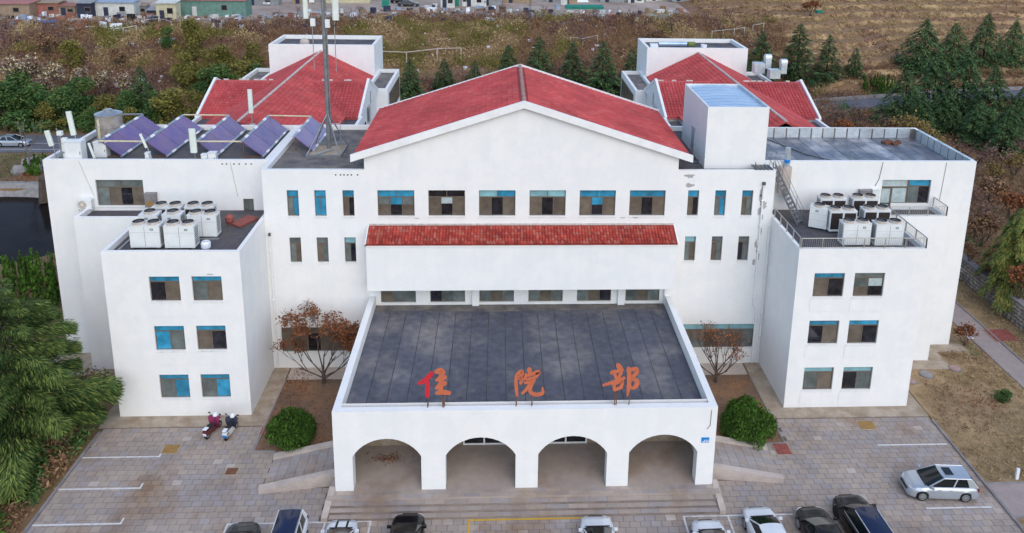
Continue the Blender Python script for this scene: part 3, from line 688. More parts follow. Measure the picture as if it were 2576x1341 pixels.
def doorset(x0, x1, n, y):
    f = MB(); f.box(x0, x1, y-.1, y, 2.9, 3.0); f.box(x0, x1, y-.1, y, .62, .72)
    for k in range(n+1): x = x0+(x1-x0)*k/n; f.box(x-.05, x+.05, y-.11, y, .62, 3.2)
    f.box(x0, x1, y-.1, y, 3.2, 3.3); fo = f.build('entrance_door', M['white_paint'], hos)
    for k in range(n): xa = x0+(x1-x0)*k/n; b = MB(); b.box(xa+.05, xa+(x1-x0)/n-.05, y-.06, y-.05, .72, 2.9); b.build('pane', M['pane_dark'], fo)
doorset(-2.1, .45, 2, YP+3.89); doorset(3.0, 5.6, 2, YP+3.89)
for x0, x1 in ((-8, -4.5), (8.2, 11.6)): window(x0, x1, 1.5, 3.2, YP+3.7, '', 'dd', dep=.17, sill=True)
# ---- lift tower on the right roof
TX0, TX1, TY0, TY1, TZ = 14.95, 19.42, 54.5, 61.9, 19.72
b = MB(); b.box(TX0, TX1, TY0, TY1, zm, TZ-.35, skip='b'); parapet(b, TX0, TX1, TY0, TY1, TZ-.35, TZ, .1); b.build('tower_wall', WALLM, hos)
b = MB(); b.box(TX0+.11, TX1-.11, TY0+.11, TY1-.11, TZ-.36, TZ-.2); td = b.build('tower_roof_deck', M['dark_deck'], hos)
for k in range(8):
    y = TY0+.13+k*.9; b = MB()
    for i in range(10):
        f0, f1 = i/10, (i+1)/10; xa, xb = TX0+.13+(TX1-TX0-.26)*f0, TX0+.13+(TX1-TX0-.26)*f1; za, zb_ = TZ-.19+.13*math.sin(math.pi*f0), TZ-.19+.13*math.sin(math.pi*f1)
        b.quad((xa, y, za), (xb, y, zb_), (xb, y+.82, zb_), (xa, y+.82, za)); b.quad((xa, y, za-.04), (xb, y, zb_-.04), (xb, y, zb_), (xa, y, za))
    b.build('foil_sheet', M['foil_blue'], td)
for k in range(6): b = MB(); y = TY0+.25+k*1.2; b.box(TX1-.13, TX1+.015, y, y+1.1, TZ-.2, TZ+.02); b.build('foil_sheet', M['foil'], td)
for k in range(3): b = MB(); x = TX0+.2+k*1.4; b.box(x, x+1.3, TY1-.13, TY1-.105, TZ-.25, TZ-.02); b.build('foil_sheet', M['foil'], td)
b = MB(); b.box(TX0-.06, TX0-.003, 57.6, 58.6, zm+.07, zm+2.2); dr = b.build('tower_door', M['foil'], hos)
b = MB(); b.box(TX0-.1, TX0-.061, 57.7, 57.76, zm+1.0, zm+1.15); b.build('handle', M['steel'], dr)
# ---- downpipes, cables, spalled plaster
def pipe(nm, pts, r, mt, brackets=True):
    b = MB(); b.path(pts, r, 8)
    if brackets:
        for a, c in zip(pts, pts[1:]):
            a, c = Vector(a), Vector(c)
            if abs(a.z-c.z) > 1.5:
                k = 1.2
                while k < (c-a).length: p = a+(c-a).normalized()*k; b.box(p.x-r*1.7, p.x+r*1.7, p.y-r*1.5, p.y+.02, p.z-.03, p.z+.03); k += 1.9
    return b.build(nm, M[mt], hos)
pipe('downpipe', [(-16.15, YM-.1, 10.6), (-16.15, YM-.1, .1)], .055, 'white_plaster')
pipe('downpipe', [(18.95, YM-.1, 14.4), (18.95, YM-.1, 5.0), (19.2, YM-.1, 4.6), (19.2, YM-.1, .1)], .06, 'white_plaster')
pipe('downpipe', [(19.62, YM-.12, 11.2), (19.62, YM-.12, .1)], .05, 'white_plaster')
b = MB(); b.box(18.85, 19.05, YM-.2, YM-.02, 14.38, 14.58); b.build('hopper', M['dark_steel'], hos); b = MB(); b.tube((-16.15, YM-.12, 10.55), (-16.15, YM-.12, 10.75), .09, 8); b.build('hopper', M['dark_steel'], hos)
def spall(cx, cz, w_, h_, y, seed, n=14):
    r = random.Random(seed); b = MB(); pts = []
    for k in range(n): t = 2*math.pi*k/n; q = r.uniform(.55, 1.1); pts.append((cx+w_*math.cos(t)*q, y-.004, cz+h_*math.sin(t)*q))
    b.poly(pts); b.build('plaster_patch', M['grey_spall'], hos)
spall(13.55, 15.0, .45, .17, YM, 1); spall(13.6, 14.3, .35, .2, YM, 2)
for x, z in ((-21.9, 4.78), (-21.2, 4.8), (-20.9, 4.77), (-19.2, 4.79), (-18.8, 4.77), (-18.4, 10.3), (-21.8, 8.2), (9.8, 11.83), (8.9, 11.83), (-5.8, 11.8)): spall(x, z, R_.uniform(.12, .3), .045, YW if x < -17 else YM, int(x*10)+900, 10)
for k in range(13): spall(18.95+R_.uniform(-.22, .22), 14.2-k*.46 if k < 6 else 11.3-(k-6)*.5, R_.uniform(.12, .32) if k < 5 else R_.uniform(.05, .14), R_.uniform(.25, .4), YM, 40+k)
pipe('cable', [(-29.9, YO-.02, 15.3), (-29.4, YO-.02, 13.6), (-29.1, YO-.02, 12.6)], .012, 'wall_cable', False); pipe('cable', [(-19.3, YO-.02, 15.2), (-18.95, YO-.02, 12.6)], .014, 'wall_cable', False)
pipe('cable', [(28.7, YO-.02, 15.3), (28.55, YO-.02, 14.0), (28.3, YO-.02, 13.4)], .02, 'dark_steel', False); pipe('cable', [(33.6, YO-.02, 15.3), (33.45, YO-.02, 12.3)], .02, 'steel', False); pipe('cable', [(12.3, YP-.02, 5.6), (12.28, YP-.02, 4.6), (12.1, YP-.02, 4.35)], .015, 'dark_steel', False)
# ---- low ramp walls, step cheeks
def lowwall(nm, p, q, z0, z1, wd=.32, lab=None):
    p, q = Vector((*p, 0)), Vector((*q, 0)); d = (q-p).normalized(); n = Vector((-d.y, d.x, 0))*wd/2; b = MB()
    b.prism([p+n-Vector((0, 0, .05)), q+n-Vector((0, 0, .05)), q+n+Vector((0, 0, z1)), p+n+Vector((0, 0, z0))], -2*n); o = b.build(nm, M['concrete_pale'])
    return tag(o, lab, 'wall', 'low concrete walls beside the entrance steps and ramps')
lowwall('ramp_wall', (-13.85, 43.3), (-9.33, 43.98), .18, .75, .4, 'low concrete ramp wall under the left round bush')
lowwall('ramp_wall', (-13.9, 40.4), (-9.5, 41.05), .3, .85, .42, 'low sloping concrete ramp wall left of the arcade, without a bush')
lowwall('step_cheek_wall', (-9.5, 39.85), (-9.62, 37.95), .75, .25, .36, 'sloping concrete cheek wall at the left end of the entrance steps')
lowwall('ramp_wall', (12.7, 43.98), (17.25, 43.45), .75, .18, .4, 'low concrete ramp wall under the right round bush')
lowwall('ramp_wall', (12.75, 41.05), (17.3, 40.5), .85, .3, .42, 'low sloping concrete ramp wall right of the arcade, near the blue plate')
lowwall('step_cheek_wall', (12.85, 39.85), (12.9, 37.95), .75, .25, .36, 'sloping concrete cheek wall at the right end of the entrance steps')
for xs in ((-13.8, -9.32), (17.2, 12.68)):
    rp = tag(empty('ramp', ((xs[0]+xs[1])/2, 42, 0)), kind='structure'); rp['kind'] = 'structure'
    for i in range(8):
        for j_ in range(6):
            f0, f1 = i/8, (i+1)/8-.004; X_ = lambda f: xs[0]+(xs[1]-xs[0])*f
            ya = lambda f, q: (40.62+.48*f)+(2.68)*q
            b = MB(); z = lambda f: .014+.585*f
            q0, q1 = j_/6, (j_+1)/6-.006; b.prism([(X_(f0), ya(f0, q0), z(f0)), (X_(f1), ya(f1, q0), z(f1)), (X_(f1), ya(f1, q1), z(f1)), (X_(f0), ya(f0, q1), z(f0))], (0, 0, -.05)); b.build('ramp_slab', PAV[R_.choice((0, 1, 3, 3))], rp)
# ================================================================ REAR PAVILIONS
def pavilion(xr, s, za, label):
    """s = +1 for the left one (its inner side faces +x); mirrored for the right one"""
    t = empty('rear_pavilion', (xr, 98, 0), 0, label, 'building', 'pavilions behind the hospital')
    X = lambda d: xr+s*d                      # d > 0 towards the courtyard
    def bx(b, d0, d1, *a, **k): x0, x1 = sorted((X(d0), X(d1))); b.box(x0, x1, *a, **k)
    yt, zr_, yr, k = 98.0, za-.72, 84.8, .494
    ze = za-k*6.35
    b = MB(); bx(b, -6.3, 6.3, 66.3, 98, 0, ze-.1); bx(b, -8.3, 7.75, 79.2, 90.4, 0, ze-.12)
    # gable ends of the cross wing
    for d in (-8.3, 7.75):
        e = .22 if d > 0 else -.22
        b.prism([(X(d), 78.9, ze-.12), (X(d), 90.7, ze-.12), (X(d), yr, zr_+.18)], (s*e, 0, 0))
    b.build('wall', WALLM, t)
    b = MB()          # main ridge, running front to back
    for sg in (-1, 1):
        A0, A1 = (X(0), 66, za), (X(0), 98, za); B0, B1 = (X(6.45*sg), 66, za-k*6.45), (X(6.45*sg), 98, za-k*6.45)
        b.prism([A0, B0, (B0[0], B0[1], B0[2]-.15), (A0[0], A0[1], A0[2]-.15)], (0, 32, 0))
    for sg in (-1, 1):
        A0 = (X(-8.4), yr, zr_); B0 = (X(-8.4), yr+sg*5.95, zr_-.43*5.95); b.prism([A0, B0, (B0[0], B0[1], B0[2]-.15), (A0[0], A0[1], A0[2]-.15)], (s*16.2, 0, 0))
    ro = b.build('roof', M['tile1'], t)
    for sg in (-1, 1):
        o = Vector((X(6.45*sg), 66, za-k*6.45+.005)); dirx = X(0)-X(6.45*sg); sv = Vector((dirx, 0, k*6.45)).normalized(); nv = Vector((-sv.z if dirx > 0 else sv.z, 0, abs(sv.x)))
        tiles('roof_tiles', ro, TILE, o, Vector((0, 1, 0)), sv, nv, 32, 7.18, .36, .44, 5+sg, mask=lambda p: not (abs(p.y-yr) < 5.9 and zr_-.43*abs(p.y-yr)-.05 > p.z))
    sv = Vector((0, 1, .43)).normalized(); nv = Vector((0, -sv.z, sv.y))
    tiles('roof_tiles', ro, TILE, Vector((min(X(-8.35), X(7.75)), yr-5.95, zr_-.43*5.95+.005)), Vector((1, 0, 0)), sv, nv, 16.1, 6.45, .36, .44, 9, mask=lambda p: not (abs(p.x-xr) < 6.4 and za-k*abs(p.x-xr)-.02 > p.z))
    b = MB()
    y = 66
    while y < 98: b.tube((X(0), y, za+.02), (X(0), y+.7, za+.02), .13, 7); y += R_.choice((.72, .72, .95))
    b.build('ridge_cap', M['mortar'], t)
    b = MB()
    for x in [min(X(-8.3), X(7.7))+i*.8 for i in range(20)]:
        if abs(x-xr) > 1.6 and R_.random() < .6: b.tube((x, yr, zr_+.03), (x+R_.uniform(.3, .75), yr, zr_+.03), .1, 6)
    b.build('ridge_cap', M['mortar'], t)
    for d in (-8.52, 7.75):
        b = MB()
        for sg in (-1, 1): x0 = min(X(d), X(d+.26)); b.prism([(x0, yr, zr_+.28), (x0, yr+sg*6.2, zr_+.28-.43*6.2), (x0, yr+sg*6.2, zr_-.05-.43*6.2), (x0, yr, zr_-.05)], (.26, 0, 0))
        b.build('verge_board', M['white_paint'], t)
    # tower with its parapet
    b = MB(); bx(b, -6.4, 6.5, yt, 105.1, 0, 15.4); x0, x1 = sorted((X(-6.4), X(6.5))); parapet(b, x0, x1, yt, 105.1, 15.4, 16.0, .35); b.build('tower_wall', WALLM, t)
    b = MB(); b.box(x0+.36, x1-.36, yt+.36, 104.7, 15.39, 15.52); b.build('tower_roof_deck', M['dark_deck'], t)
    # flat terraces either side, and the glazed link block
    for q in (1, -1):
        b = MB(); bx(b, q*6.45, q*8.2, 66.3, 79, 0, 11.7); bx(b, q*7.9, q*8.2, 66.3, 78.9, 11.7, 12.15); b.build('terrace_wall', WALLM, t)
        b = MB(); bx(b, q*6.47, q*7.89, 66.4, 78.8, 11.7, 11.78); b.build('terrace_deck', M['dark_deck'], t)
    for d0, d1 in ((6.52, 9.1), (-9.1, -6.42)):
        o_ = MB(); bx(o_, d0, d1, 90.45, 101.5, 0, 11.75); x0, x1 = sorted((X(d0), X(d1))); parapet(o_, x0, x1, 90.45, 101.5, 11.75, 12.25, .32); o_.build('link_wall', WALLM, t)
        b = MB(); b.box(x0+.33, x1-.33, 90.8, 101.1, 11.75, 11.83); b.build('link_deck', M['felt_back'], t)
    xw = X(9.1); sg = s
    f = MB(); xa, xb = sorted((xw+sg*.01, xw+sg*.05)); f.box(xa, xb, 91.6, 100.9, 11.35, 11.45); f.box(xa, xb, 91.6, 100.9, 8.8, 8.9)
    for i in range(9): y = 91.6+i*1.15; f.box(xa, xb, y, y+.12, 8.91, 11.34)
    fo = f.build('link_window', M['frame'], t)
    for i in range(8): y = 91.73+i*1.15; b = MB(); xp = sorted((xw+sg*.005, xw+sg*.025)); b.box(xp[0], xp[1], y, y+1.01, 8.91, 11.34); b.build('pane', M[R_.choice(('pane_tan', 'pane_grey', 'pane_tan'))], fo)
    # arched windows in the gable end
    for yy, zz, w_ in ((yr-3.4, 10.2, .55), (yr-.3, 11.2, .55), (yr+.5, 13.0, .22)):
        xx = X(7.75+.22)+s*.004; pts = [(xx, yy-w_, zz-1.2), (xx, yy+w_, zz-1.2)]+[(xx, yy+w_*math.cos(math.pi*q/8), zz+w_*1.2*math.sin(math.pi*q/8)) for q in range(9)]
        b = MB(); b.prism(pts, (s*.03, 0, 0)); b.build('arched_window', M['pane_dark'], t)
    return t
pavilion(-22.1, 1, 15.22, 'left white rear pavilion with red cross-gabled roof and flat tower, behind the mast')
pavilion(25.08, -1, 15.44, 'right white rear pavilion with red cross-gabled roof, behind the lift tower')
# ================================================================ ROOFTOP EQUIPMENT
DZ = ZW-.42+.06
def unit(n, coil, w_, vents):
    """condenser unit on feet, facing -y; n fans; coil = open dark coil side turned to the camera"""
    t = empty('condenser_unit', (0, 0, 0)); d, h = .8, 1.62
    b = MB(); ch = .12; zz = .14
    b.prism([(-w_/2, 0, zz), (w_/2, 0, zz), (w_/2, 0, h), (-w_/2, 0, h)] if not coil else [(-w_/2, 0, zz), (w_/2, 0, zz), (w_/2, 0, h), (-w_/2, 0, h)], (0, d, 0)); b.box(-w_/2-.02, w_/2+.02, -.02, d+.02, h-.0, h+.04); b.build('casing', M['unit_white'], t)
    for sx in (-1, 1): b = MB(); b.box(sx*w_*.42-.06, sx*w_*.42+.06, -.05, d+.05, 0, .14); b.build('foot_rail', M['dark_steel'], t)
    for k in range(n):
        x = (k-(n-1)/2)*w_/n; r = .36
        b = MB(); b.lathe((x, d/2, h+.04), [(r*1.12, 0), (r*1.08, .16), (r, .17), (r, -.0)], 20); fr = b.build('fan_ring', M['fan_ring'], t)
        b = MB(); b.lathe((x, d/2, h+.045), [(r*.985, .165), (r*.975, .0), (0.0001, .004)], 18)
        b.build('fan_well', M['unit_dark'], fr)
        b = MB(); b.lathe((x, d/2, h+.06), [(.08, 0), (.08, .05), (0.0001, .07)], 8)
        for q in range(4): a = q*math.pi/2+.4; b.obox((x+.2*math.cos(a), d/2+.2*math.sin(a), h+.08), (.13*math.cos(a), .13*math.sin(a), 0), (-.07*math.sin(a), .07*math.cos(a), .02), (0, 0, .006))
        b.build('fan_blade', M['unit_dark'], fr)
        for rr in (.12, .24): b = MB(); b.lathe((x, d/2, h+.15), [(rr, 0), (rr+.012, .012), (rr+.024, 0)], 16); b.build('fan_grille', M['dark_steel'], fr)
    if coil:
        for k in range(n):
            xa = -w_/2+k*w_/n+.07; xb = -w_/2+(k+1)*w_/n-.07; b = MB(); b.box(xa, xb, -.012, .0, .3, h-.12); c = b.build('coil_panel', M['coil'], t)
            b = MB()
            for q in range(6): x = xa+(xb-xa)*(q+.5)/6; b.box(x-.008, x+.008, -.025, -.013, .3, h-.12)
            b.build('coil_guard', M['unit_dark'], c)
    else:
        b = MB(); b.box(-.012, .012, -.004, .0, .2, h-.05) if n > 1 else b.box(-w_/2+.03, w_/2-.03, -.004, 0, .7, .71); b.box(-w_/2+.04, w_/2-.04, -.0035, 0, h-.45, h-.44); b.build('panel_seam', M['kerb'], t)
        b = MB(); x = w_*.24 if n > 1 else -w_*.1; b.box(x-.1, x+.1, -.008, 0, h-.3, h-.16); c = b.build('badge', M['badge'], t); b = MB(); b.box(x-.06, x+.06, -.012, -.009, h-.25, h-.21); b.build('badge_mark', M['plate_white'], c)
    for sx in vents:
        x = sx*w_/2; b = MB(); x0, x1 = sorted((x+sx*.001, x+sx*.008))
        for i in range(9):
            for q in range(3): y = .16+q*.19; z = .35+i*.13; b.box(x0, x1, y, y+.13, z, z+.075)
        b.build('vent_grid', M['unit_dark'], t)
    return t
UP = {k: unit(*k[:4]) for k in ((2, False, 1.9, (-1, 1)), (2, True, 1.9, (-1, 1)), (1, False, 1.2, (-1, 1)))}
used_u = set()
def place(proto, loc, rz, label, cat, group, store=used_u):
    o = proto if proto not in store else copy_tree(proto)
    store.add(proto); o.location = loc; o.rotation_euler = (0, 0, rz)
    tag(o, label, cat, group); return o
gl, gr_ = 'condenser units on the left wing roof', 'condenser units on the right wing roof'
A_, B_, C_ = (2, False, 1.9, (-1, 1)), (2, True, 1.9, (-1, 1)), (1, False, 1.2, (-1, 1))
for k, x, y, rz, lab, g in (
    (A_, -22.75, 48.65, 0, 'two-fan white condenser at the front left corner of the left wing roof', gl), (A_, -20.55, 48.57, 0, 'two-fan white condenser at the front of the left wing roof, beside the white pot', gl),
    (C_, -23.25, 50.42, 0, 'single-fan white condenser in the middle row, nearest the left parapet', gl), (C_, -21.75, 50.42, 0, 'single-fan white condenser in the middle row between two other units', gl), (A_, -19.75, 50.35, 0, 'two-fan white condenser in the middle row, nearest the red roof hatch', gl),
    (B_, -22.6, 51.78, 0, 'two-fan condenser with dark coils in the back row beside the rusty box', gl), (B_, -20.45, 51.78, 0, 'two-fan condenser with dark coils in the back row on the right', gl),
    (A_, 24.1, 48.7, 0, 'two-fan white condenser in the front row behind the railing, left', gr_), (A_, 26.3, 48.6, 0, 'two-fan white condenser in the front row at the railing corner', gr_),
    (C_, 22.55, 51.55, math.radians(-28), 'single-fan white condenser turned sideways by the steel stair foot', gr_), (B_, 24.1, 50.95, 0, 'two-fan condenser with dark coils, middle row, beside the single-fan unit', gr_), (B_, 26.6, 51.1, 0, 'two-fan condenser with dark coils, middle row, at the side railing', gr_),
    (B_, 24.35, 53.3, 0, 'two-fan condenser with dark coils in the back row of the right wing roof, left', gr_), (B_, 26.75, 53.3, 0, 'two-fan condenser with dark coils in the back row near the wall cabinets', gr_)):
    place(UP[k], (x, y, DZ), rz, lab, 'air conditioner', g)
def thing1(nm, mb, mt, label, cat, loc=None, group=None, smooth=False):
    o = mb.build(nm, M[mt] if isinstance(mt, str) else mt, smooth=smooth)
    return tag(o, label, cat, group)
thing1('steel_channel', MB().box(-24.4, -19.9, 48.25, 48.36, DZ, DZ+.12).box(-24.42, -24.3, 48.37, 50.1, DZ, DZ+.12).box(-20.7, -18.6, 50.1, 50.2, DZ, DZ+.12), 'steel', 'grey steel channel frame round the condensers on the left wing roof', 'steel frame')
b = MB(); b.lathe((-18.95, 48.7, DZ), [(.2, 0), (.3, .15), (.3, .45), (.24, .55), (.2, .55), (.2, .2)], 14); thing1('pot', b, 'plate_white', 'round white pot standing alone on the left wing roof', 'pot')
b = MB(); c = Vector((-17.85, 53.05, DZ+.1)); b.obox(c, (.42, .75, 0), (-.42, .28, 0), (0, 0, .06)); b.obox(c-Vector((0, 0, .1)), (.3, .5, 0), (-.3, .2, 0), (0, 0, .05)); thing1('roof_hatch', b, 'red_plate', 'red rectangular roof hatch by the little window on the left wing roof', 'roof hatch')
b = MB(); b.lathe((-18.75, 52.7, DZ), [(.1, 0), (.28, .3), (.3, .6), (.1, .75), (.0001, .75)], 10); thing1('red_sack', b, 'red_plate', 'crumpled red bundle beside the condensers on the left wing roof', 'bundle')
def cabinet(loc, w_, d, h, mt, label, nm='electric_cabinet', rustp=True):
    t = empty(nm, loc, 0, label, 'cabinet'); b = MB(); b.box(-w_/2, w_/2, 0, d, 0, h); b.box(-w_/2-.03, w_/2+.03, -.05, d, h, h+.04); b.build('body', M[mt], t, local=True)
    b = MB(); b.box(-w_/2+.04, w_/2-.04, -.015, -.002, .05, h-.06); dr = b.build('door', M[mt], t, local=True); b = MB(); b.box(w_/2-.12, w_/2-.08, -.03, -.016, h*.4, h*.55); b.build('handle', M['dark_steel'], dr, local=True)
    if rustp:
        b = MB(); r = random.Random(3); b.poly([(w_*.42*math.cos(2*math.pi*k/12)*r.uniform(.6, 1), -.018, h*.3+h*.24*math.sin(2*math.pi*k/12)*r.uniform(.6, 1.1)) for k in range(12)]); b.build('rust_patch', M['rust_plate'], t, local=True)
    return t
cabinet((-25.05, YO-.4, 11.9), .75, .38, 1.0, 'kerb', 'grey wall cabinet with a large rust patch right of the wide left window')
cabinet((27.5, YO-.36, 11.9), .85, .34, 1.25, 'kerb', 'grey rusty wall cabinet on the right wall beside a white one'); cabinet((28.3, YO-.32, 11.95), .55, .3, 1.25, 'unit_white', 'white narrow wall cabinet next to the balcony door', rustp=False)
# little wall-mounted condenser
t = empty('wall_condenser', (-29.65, YO-.45, 11.75), 0, 'small white single-fan condenser bracketed on the far left wall', 'air conditioner')
b = MB(); b.box(-.5, .5, 0, .38, 0, .75); b.build('casing', M['unit_white'], t, local=True)
b = MB()
for k in range(24):
    a0, a1 = 2*math.pi*k/24, 2*math.pi*(k+1)/24
    P = lambda a, r, y: (-.14+r*math.cos(a), y, .37+r*math.sin(a))
    b.quad(P(a0, .3, -.004), P(a1, .3, -.004), P(a1, .3, -.03), P(a0, .3, -.03)); b.quad(P(a0, .3, -.03), P(a1, .3, -.03), P(a1, .26, -.03), P(a0, .26, -.03)); b.poly([P(a0, .25, -.006), P(a1, .25, -.006), (-.14, -.006, .37)])
b.build('fan_grille', M['fan_ring'], t, local=True); b = MB(); b.box(-.2, -.08, -.035, -.01, .31, .43); b.build('fan_hub', M['unit_white'], t, local=True)
for x in (-.4, .4): b = MB(); b.box(x-.03, x+.03, 0, .44, -.06, -.001); b.build('bracket', M['dark_steel'], t, local=True)
# ---- solar collectors
def solar_array(name_lab, xt, xb, y0, y1, n):
    t = empty('solar_array', ((xt+xb)/2, y0, ZM-.4), 0, name_lab, 'solar panel', 'solar collectors on the left roof')
    zt, zb = 16.28, 15.12; s = Vector((xb-xt, 0, zb-zt)); L_ = s.length; s.normalize(); nv = Vector((-s.z, 0, s.x))
    if nv.z < 0: nv = -nv
    for k in range(n):
        ya, yb = y0+(y1-y0)*k/n+.03, y0+(y1-y0)*(k+1)/n-.03
        c = Vector(((xt+xb)/2, (ya+yb)/2, (zt+zb)/2)); b = MB(); b.obox(c, s*(L_/2-.06), (0, (yb-ya)/2, 0), nv*.04); b.build('collector', M['solar'], t)
        b = MB(); b.obox(c+nv*.042, s*.012, (0, (yb-ya)/2-.01, 0), nv*.004) if False else None
    for q, r in ((Vector((xt, 0, zt)), .085), (Vector((xb, 0, zb)), .07)):
        b = MB(); b.obox(q+Vector((0, (y0+y1)/2, 0)), s*r, (0, (y1-y0)/2+.06, 0), nv*.075); b.build('header_rail', M['steel'], t)
        for k in range(n):
            y = y0+(y1-y0)*(k+.5)/n; b = MB(); b.obox(q+Vector((0, y, 0)), s*(r+.01), (0, .32, 0), nv*.085); b.build('rail_sleeve', M['white_paint'], t)
    for y in (y0+.2, y1-.2):
        b = MB(); b.tube((xt+.05, y, ZM-.42), (xt+.05, y, zt-.06), .04, 6); b.build('leg', M['rust'], t); b = MB(); b.tube((xt+.06, y, ZM-.4), (xb, y, zb-.06), .03, 6); b.build('brace', M['rust'], t)
    return t
AR = [(-29.1, -27.62, 56.9, 64.0, 3), (-25.85, -24.38, 56.9, 64.0, 3), (-22.15, -20.85, 56.9, 63.9, 3), (-18.95, -17.45, 56.9, 63.9, 3), (-15.45, -14.1, 58.2, 63.7, 2)]
for a, lab in zip(AR, ('tilted purple solar array of three collectors, beside the steel water tank', 'tilted purple three-collector array behind the upright antenna with the slanted tube', 'tilted purple three-collector solar array behind the tall pale antenna panel', 'tilted purple three-collector solar array left of the short one', 'short tilted purple solar array of two collectors, nearest the mast')): solar_array(lab, *a)
def pipe_thing(nm, pts, r, mt, label): return thing1(nm, MB().path(pts, r, 8), mt, label, 'pipe', group='pipes joining the solar collectors')
pipe_thing('cream_pipe', [(-29.1, 56.8, 16.3), (-25.85, 56.8, 16.28)], .06, 'cream_pipe', 'yellowish pipe joining the near ends of the first two solar arrays')
pipe_thing('cream_pipe', [(-25.85, 64.1, 16.3), (-22.15, 64.0, 16.3)], .055, 'cream_pipe', 'cream pipe joining the far ends of the second and third solar arrays')
pipe_thing('cream_pipe', [(-22.15, 56.8, 16.3), (-18.95, 56.8, 16.3)], .06, 'cream_pipe', 'cream pipe joining the near ends of the arrays right of the tall antenna')
pipe_thing('cream_pipe', [(-18.95, 64.0, 16.3), (-15.45, 63.8, 16.3)], .055, 'cream_pipe', 'cream pipe joining the far ends of the last two arrays, under the mast')
pipe_thing('grey_pipe', [(-29.3, 61.2, 17.1), (-29.1, 64.0, 16.35)], .07, 'steel', 'grey pipe running from the tank lid down to the first array')
# tank
t = empty('water_tank', (-30.3, 61, ZM-.42), 0, 'round dull steel water tank with a shallow conical lid on the left roof', 'water tank')
b = MB(); b.lathe((0, 0, .25), [(.92, 0), (.95, .02), (.95, 1.0), (.985, 1.03), (.95, 1.06), (.95, 1.95)], 28); b.build('tank_body', M['tank'], t, smooth=False, local=True)
b = MB(); b.lathe((0, 0, 2.2), [(.99, 0), (.99, .05), (.3, .3), (.3, .38), (.0001, .4)], 28); b.build('tank_lid', M['steel'], t, local=True)
b = MB(); b.tube((-.35, -.97, .2), (-.35, -.97, 2.0), .1, 8); b.build('tank_pipe', M['cream_pipe'], t, local=True)
b = MB(); b.box(-1, 1, -1, 1, 0, .25); b.build('plinth', M['concrete'], t, local=True)
# ---- antennas on the roof
def panel_ant(loc, h, w_, d, tilt, label, pole=1.0, mt='antenna', ry=0, group='white antenna panels on the left roof'):
    t = empty('panel_antenna', loc, 0, label, 'antenna', group)
    b = MB(); n = 10; pr = [(-w_/2, 0), (w_/2, 0), (w_/2, d*.6), (w_*.3, d), (-w_*.3, d), (-w_/2, d*.6)]
    R3 = Matrix.Rotation(tilt, 3, 'X') @ Matrix.Rotation(ry, 3, 'Y')
    b.prism([R3 @ Vector((x, -y-.06, pole)) for x, y in pr], R3 @ Vector((0, 0, h))); b.build('radome', M[mt], t, local=True)
    b = MB(); b.tube((0, 0, 0), R3 @ Vector((0, .02, pole+h*.95)), .035, 8); b.build('pole', M['steel'], t, local=True)
    for f in (.2, .8): b = MB(); b.obox(R3 @ Vector((0, -.03, pole+h*f)), R3 @ Vector((.06, 0, 0)), R3 @ Vector((0, .05, 0)), R3 @ Vector((0, 0, .04))); b.build('clamp', M['dark_steel'], t, local=True)
    b = MB(); b.box(-.18, .18, -.16, .2, 0, .1); b.build('foot', M['concrete_pale'], t, local=True)
    return t
RZ = ZM-.44
panel_ant((-30.35, 56.4, RZ), 1.75, .36, .2, .0, 'tall white antenna panel leaning slightly behind the white cabinet', 1.95, ry=-.1)
panel_ant((-22.05, 56.1, RZ), 1.8, .46, .2, .03, 'tall pale greenish antenna panel standing in front of the third solar array', .75)
panel_ant((-20.5, 64.6, RZ+.3), 2.0, .36, .2, .0, 'white antenna panel against the red roof of the left pavilion', 1.1)
panel_ant((-31.9, 56.3, RZ), 1.15, .34, .2, .05, 'tilted white antenna panel at the outermost left corner of the roof', 1.2, ry=-.16)
panel_ant((-29.0, 56.0, RZ), 1.15, .16, .12, .0, 'thin slanting white antenna tube right of the white cabinet', .35, ry=-.25)
panel_ant((-25.1, 56.2, RZ), 1.1, .17, .12, .0, 'slanted small white antenna tube in front of the second solar array', 1.1, ry=-.32)
t = empty('antenna_pole', (-31.45, 56.2, RZ), 0, 'grey corner pole carrying four small white radio boxes', 'antenna')
b = MB(); b.tube((0, 0, 0), (0, 0, 2.2), .05, 8); b.tube((-.12, .1, 0), (-.25, .1, 2.45), .03, 6); b.build('pole', M['steel'], t, local=True)
for x, z, h in ((.28, 1.35, .4), (.26, .75, .55), (.3, .2, .4), (.02, 1.95, .3)): b = MB(); b.box(x-.17, x+.17, -.16, .1, z, z+h); b.build('radio_box', M['unit_white'], t, local=True)
cabinet((-30.45, 55.75, RZ), 1.15, .75, 1.55, 'unit_white', 'large white equipment cabinet near the left roof corner', 'equipment_cabinet', False)
cabinet((-29.2, 57.0, RZ), .9, .6, 1.1, 'unit_white', 'white equipment cabinet half behind the slanting antenna tube, by the tank', 'equipment_cabinet', False)
for x, w_, h, lab in ((-21.3, .45, .55, 'small grey box beside the foot of the tall pale antenna'), (-20.75, .55, .7, 'wider grey box at the third array, second from the pale antenna'), (-25.35, .25, .65, 'small white upright box on the roof edge under the slanted tube')): cabinet((x, 55.8, RZ+.05), w_, .4, h, 'unit_white', lab, 'junction_box', False)
cabinet((-18.7, 64.25, ZM-.06), .6, .2, .4, 'kerb', 'little grey box on the back parapet between two arrays', 'junction_box', False)
